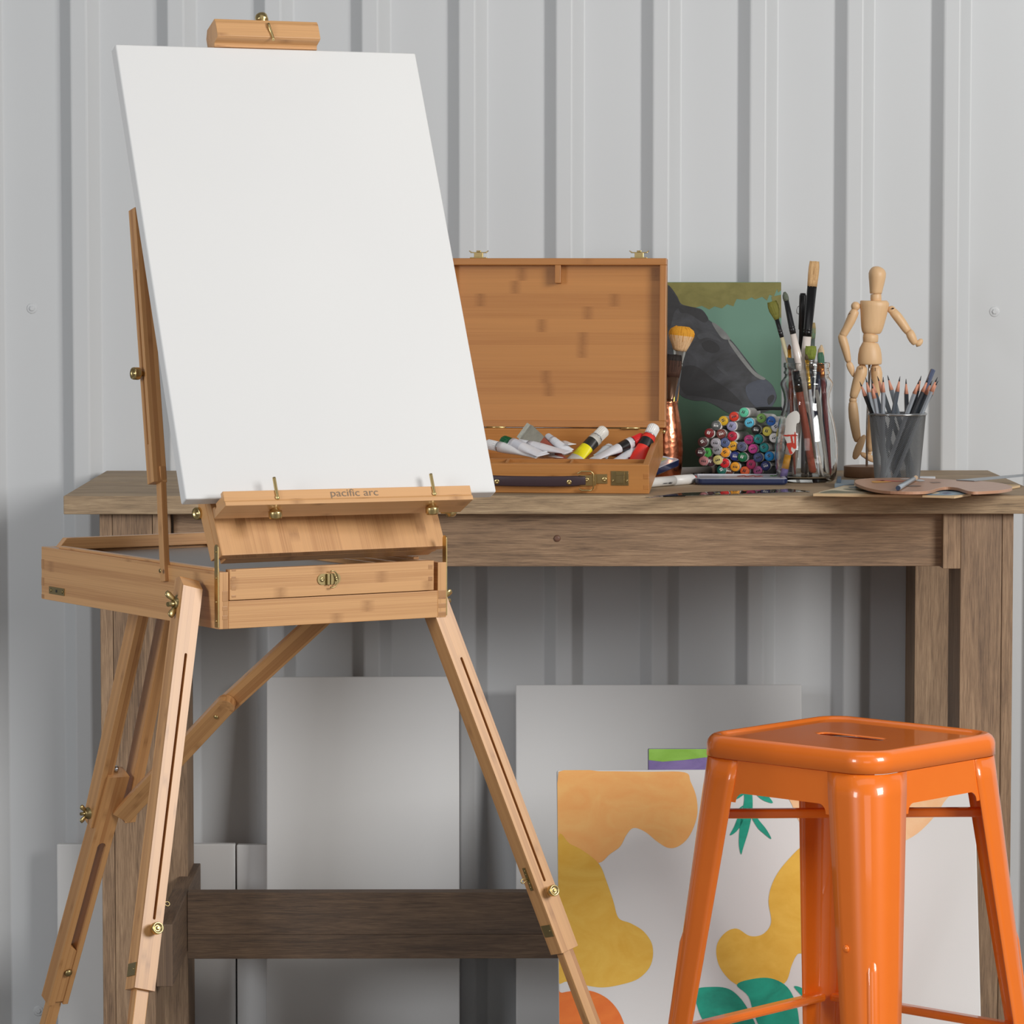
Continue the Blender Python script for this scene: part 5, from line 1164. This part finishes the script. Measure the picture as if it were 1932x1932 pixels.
panel('painted wood panel in moss greens sticking out left of the wooden palette', [(-30, 352), (280, 270), (900, 262), (1180, 330), (990, 366), (330, 358)], TZ+.0003, .0038, None,
      [([(20, 345), (200, 300), (330, 278), (700, 285), (900, 330), (700, 345), (330, 348)], pc), ([(30, 344), (150, 322), (260, 330), (420, 338), (330, 346), (150, 347)], pg), ([(300, 290), (400, 284), (420, 300), (330, 304)], pt_), ([(250, 312), (330, 308), (440, 318), (500, 328), (400, 330)], pg), ([(430, 332), (560, 326), (640, 336), (520, 341)], pb)])
panel('small panel with a blue wave painting peeping out in front of the palette', [(985, 368), (1060, 330), (1240, 300), (1440, 352), (1285, 378)], TZ+.0044, .0030, None,
      [([(1010, 364), (1080, 338), (1240, 318), (1400, 350), (1280, 366), (1150, 368)], pb), ([(1170, 348), (1215, 338), (1260, 348), (1215, 358)], pd), ([(1060, 350), (1100, 340), (1150, 345), (1100, 356)], pc)])
# thin panel whose corner shows right of the palette
panel('thin bare wood panel whose corner shows right of the wooden palette', [(1500, 255), (1790, 262), (1896, 270), (1896, 276), (1700, 312), (1560, 300)], TZ+.0006, .0030, None, [])
def palette():
    z = TZ+.0092; th = .0045
    L = [(358, 238), (372, 222), (440, 212), (560, 206), (760, 203), (960, 206), (1150, 214), (1320, 224), (1500, 232), (1650, 244), (1780, 266), (1818, 284), (1812, 300), (1720, 318), (1600, 327), (1480, 332), (1420, 328), (1370, 314), (1310, 296), (1240, 289), (1180, 290), (1130, 300), (1080, 316), (1020, 328), (900, 332), (760, 330), (620, 322), (500, 302), (410, 274), (368, 254)]
    P = outline(L, z+th, 4); c = sum(P, V((0, 0, 0)))/len(P)
    t = thing('wooden_palette', 'kidney-shaped brown wooden palette with dried paint lying on painted panels', 'palette', (c.x, c.y, z))
    pw = bamboo('palette_wood', (184, 140, 112), .08, .8, 1.08, 0)
    m = MB(); m.prism([V((p.x, p.y, z)) for p in P], V((0, 0, th)), V((.6, .8, 0))); part('palette_board', m, pw, t, .0006)
    sm = [([(515, 240), (560, 236), (700, 240), (640, 249), (540, 252)], (222, 160, 70)), ([(560, 232), (600, 226), (760, 234), (860, 240), (700, 240)], (200, 104, 92)), ([(780, 216), (840, 212), (880, 218), (820, 222)], (206, 200, 200)), ([(900, 226), (960, 218), (1010, 234), (960, 240)], (196, 198, 202)),
          ([(840, 282), (900, 274), (980, 282), (900, 288)], (120, 92, 74)), ([(590, 232), (620, 228), (640, 234), (610, 238)], (150, 60, 50)), ([(1060, 246), (1130, 244), (1160, 250), (1090, 254)], (140, 110, 92))]
    for Q, c_ in sm:
        m = MB(); poly(m, outline(Q, z+th, 1), V((0, 0, 1)), .0004, 0, 5); part('dried_paint', m, plain('dried_%d_%d' % (c_[0], c_[1]), c_, .4, var=.2, scale=90), t)
    return z+th
pz = palette()
# the small items on and behind it
a = Wz(1540+762/4.928, 860+300/4.928, pz+.0042); b = Wz(1540+930/4.928, 860+200/4.928, pz+.0042); a2 = V((a.x, a.y, pz+.0042)); 
h = MB(); L = (b-a2).length; h.lathe([(.0030, 0), (.0038, .002), (.0038, L*.84)], n=14); m0 = h.mesh('pen_body'); setmats(m0, plain('pen_bluegrey', (150, 164, 176), .3, coat=.3))
h = MB(); h.lathe([(.0033, -.004), (.0037, 0)], n=14); m1 = h.mesh('end_plug'); setmats(m1, plain('pen_navy', (52, 62, 84), .4))
h = MB(); h.lathe([(.0036, L*.84), (.0036, L*.96), (.0030, L)], n=6, smooth=False); m2 = h.mesh('tip'); setmats(m2, plain('pen_tipwood', (206, 172, 134), .5))
inst('pencil', 'short blue-grey pencil lying on the wooden palette', 'pencil', frame(a2, b-a2, V((0, 0, 1))), [('pencil_body', m0), ('end_plug', m1), ('tip', m2)])
def flatbox(name, lab, cat, L, z, h, mats, bev_=.0006):
    P = [Wz(1540+x/4.928, 860+y/4.928, z+h) for x, y in L]; c = sum(P, V((0, 0, 0)))/len(P); m = MB(); m.prism([V((p.x, p.y, z)) for p in P], V((0, 0, h)))
    return solo(name, m, mats, lab, cat, (c.x, c.y, z), None, bev_)
flatbox('ruler', 'long grey steel ruler lying across the right back corner of the table', 'ruler', [(1300, 222), (1470, 230), (1960, 182), (1960, 166)], TZ+.0140, .0012, plain('ruler_steel', (158, 164, 170), .35, .5), .0002)
flatbox('eraser', 'pale grey eraser bar lying behind the palette beside the cup', 'eraser', [(940, 196), (1108, 198), (1106, 190), (940, 188)], TZ+.0004, .007, plain('eraser_white', (206, 208, 212), .6))
flatbox('pastel_box', 'flat slate-grey pastel box lying between the jar and the palette', 'pastel box', [(170, 262), (352, 262), (352, 222), (190, 222)], TZ+.0004, .006, plain('slate_card', (118, 132, 142), .5))
flatbox('charcoal_stick', 'short dark blue stick in a pale wrapper beside the jar', 'charcoal', [(192, 214), (230, 214), (234, 190), (198, 190)], TZ+.0064, .006, plain('stick_navy', (60, 76, 92), .5))
# clear sheet lying along the table edge
P = [Wz(1222, 943, TZ+.0022), Wz(1529, 927, TZ+.0022)]; a = V((P[0].x, 5.40, TZ+.0004)); b = V((P[1].x, P[1].y-.0, TZ+.0004)); b.y = max(b.y, 5.52)
X = (b-a); n_ = V((-X.y, X.x, 0)).normalized(); m = MB(); m.prism([a, b, b+n_*.06, a+X*.30+n_*.05, a+X*.12+n_*.012], V((0, 0, .0018)))
solo('clear_sheet', m, M['acrylic'], 'thin clear acrylic sheet overhanging the table edge in front of the markers', 'acrylic sheet', (a+b)/2, None, .0003)

# ------------------------------------------------------------------ light
def area(name, loc, target, sx, sy, power, color=(1, 1, 1)):
    l = bpy.data.lights.new(name, 'AREA'); l.shape = 'RECTANGLE'; l.size = sx; l.size_y = sy; l.energy = power; l.color = color
    o = bpy.data.objects.new(name, l); COL.objects.link(o); o.location = loc
    o.rotation_euler = (V(target)-V(loc)).to_track_quat('-Z', 'Y').to_euler(); return o
area('softbox_right', (2.9, 2.6, 2.15), (.6, 5.6, .45), 1.4, 1.4, 118, (1, .982, .955))
area('softbox_left', (-2.5, 2.1, 1.6), (-.2, 5.0, .8), .9, 1.2, 46, (.95, .97, 1))
area('front_fill', (.2, -.6, 1.6), (.1, 5.5, .7), 2.2, 1.2, 13, (1, 1, 1))
area('ceiling_light', (.2, 3.7, 3.1), (.1, 5.7, 1.0), 2.4, 1.0, 6, (1, 1, 1))
wd_ = bpy.data.worlds.new('world'); bpy.context.scene.world = wd_; wd_.use_nodes = True
bg = wd_.node_tree.nodes['Background']; bg.inputs[0].default_value = (1, .965, .92, 1); bg.inputs[1].default_value = .15
sc = bpy.context.scene
sc.view_settings.view_transform = 'Standard'; sc.view_settings.look = 'None'; sc.view_settings.gamma = 1; sc.view_settings.exposure = 0
sc.view_settings.use_curve_mapping = False
sc.cycles.max_bounces = 12; sc.cycles.transmission_bounces = 10; sc.cycles.transparent_max_bounces = 12; sc.cycles.use_denoising = True; sc.cycles.sample_clamp_indirect = 8
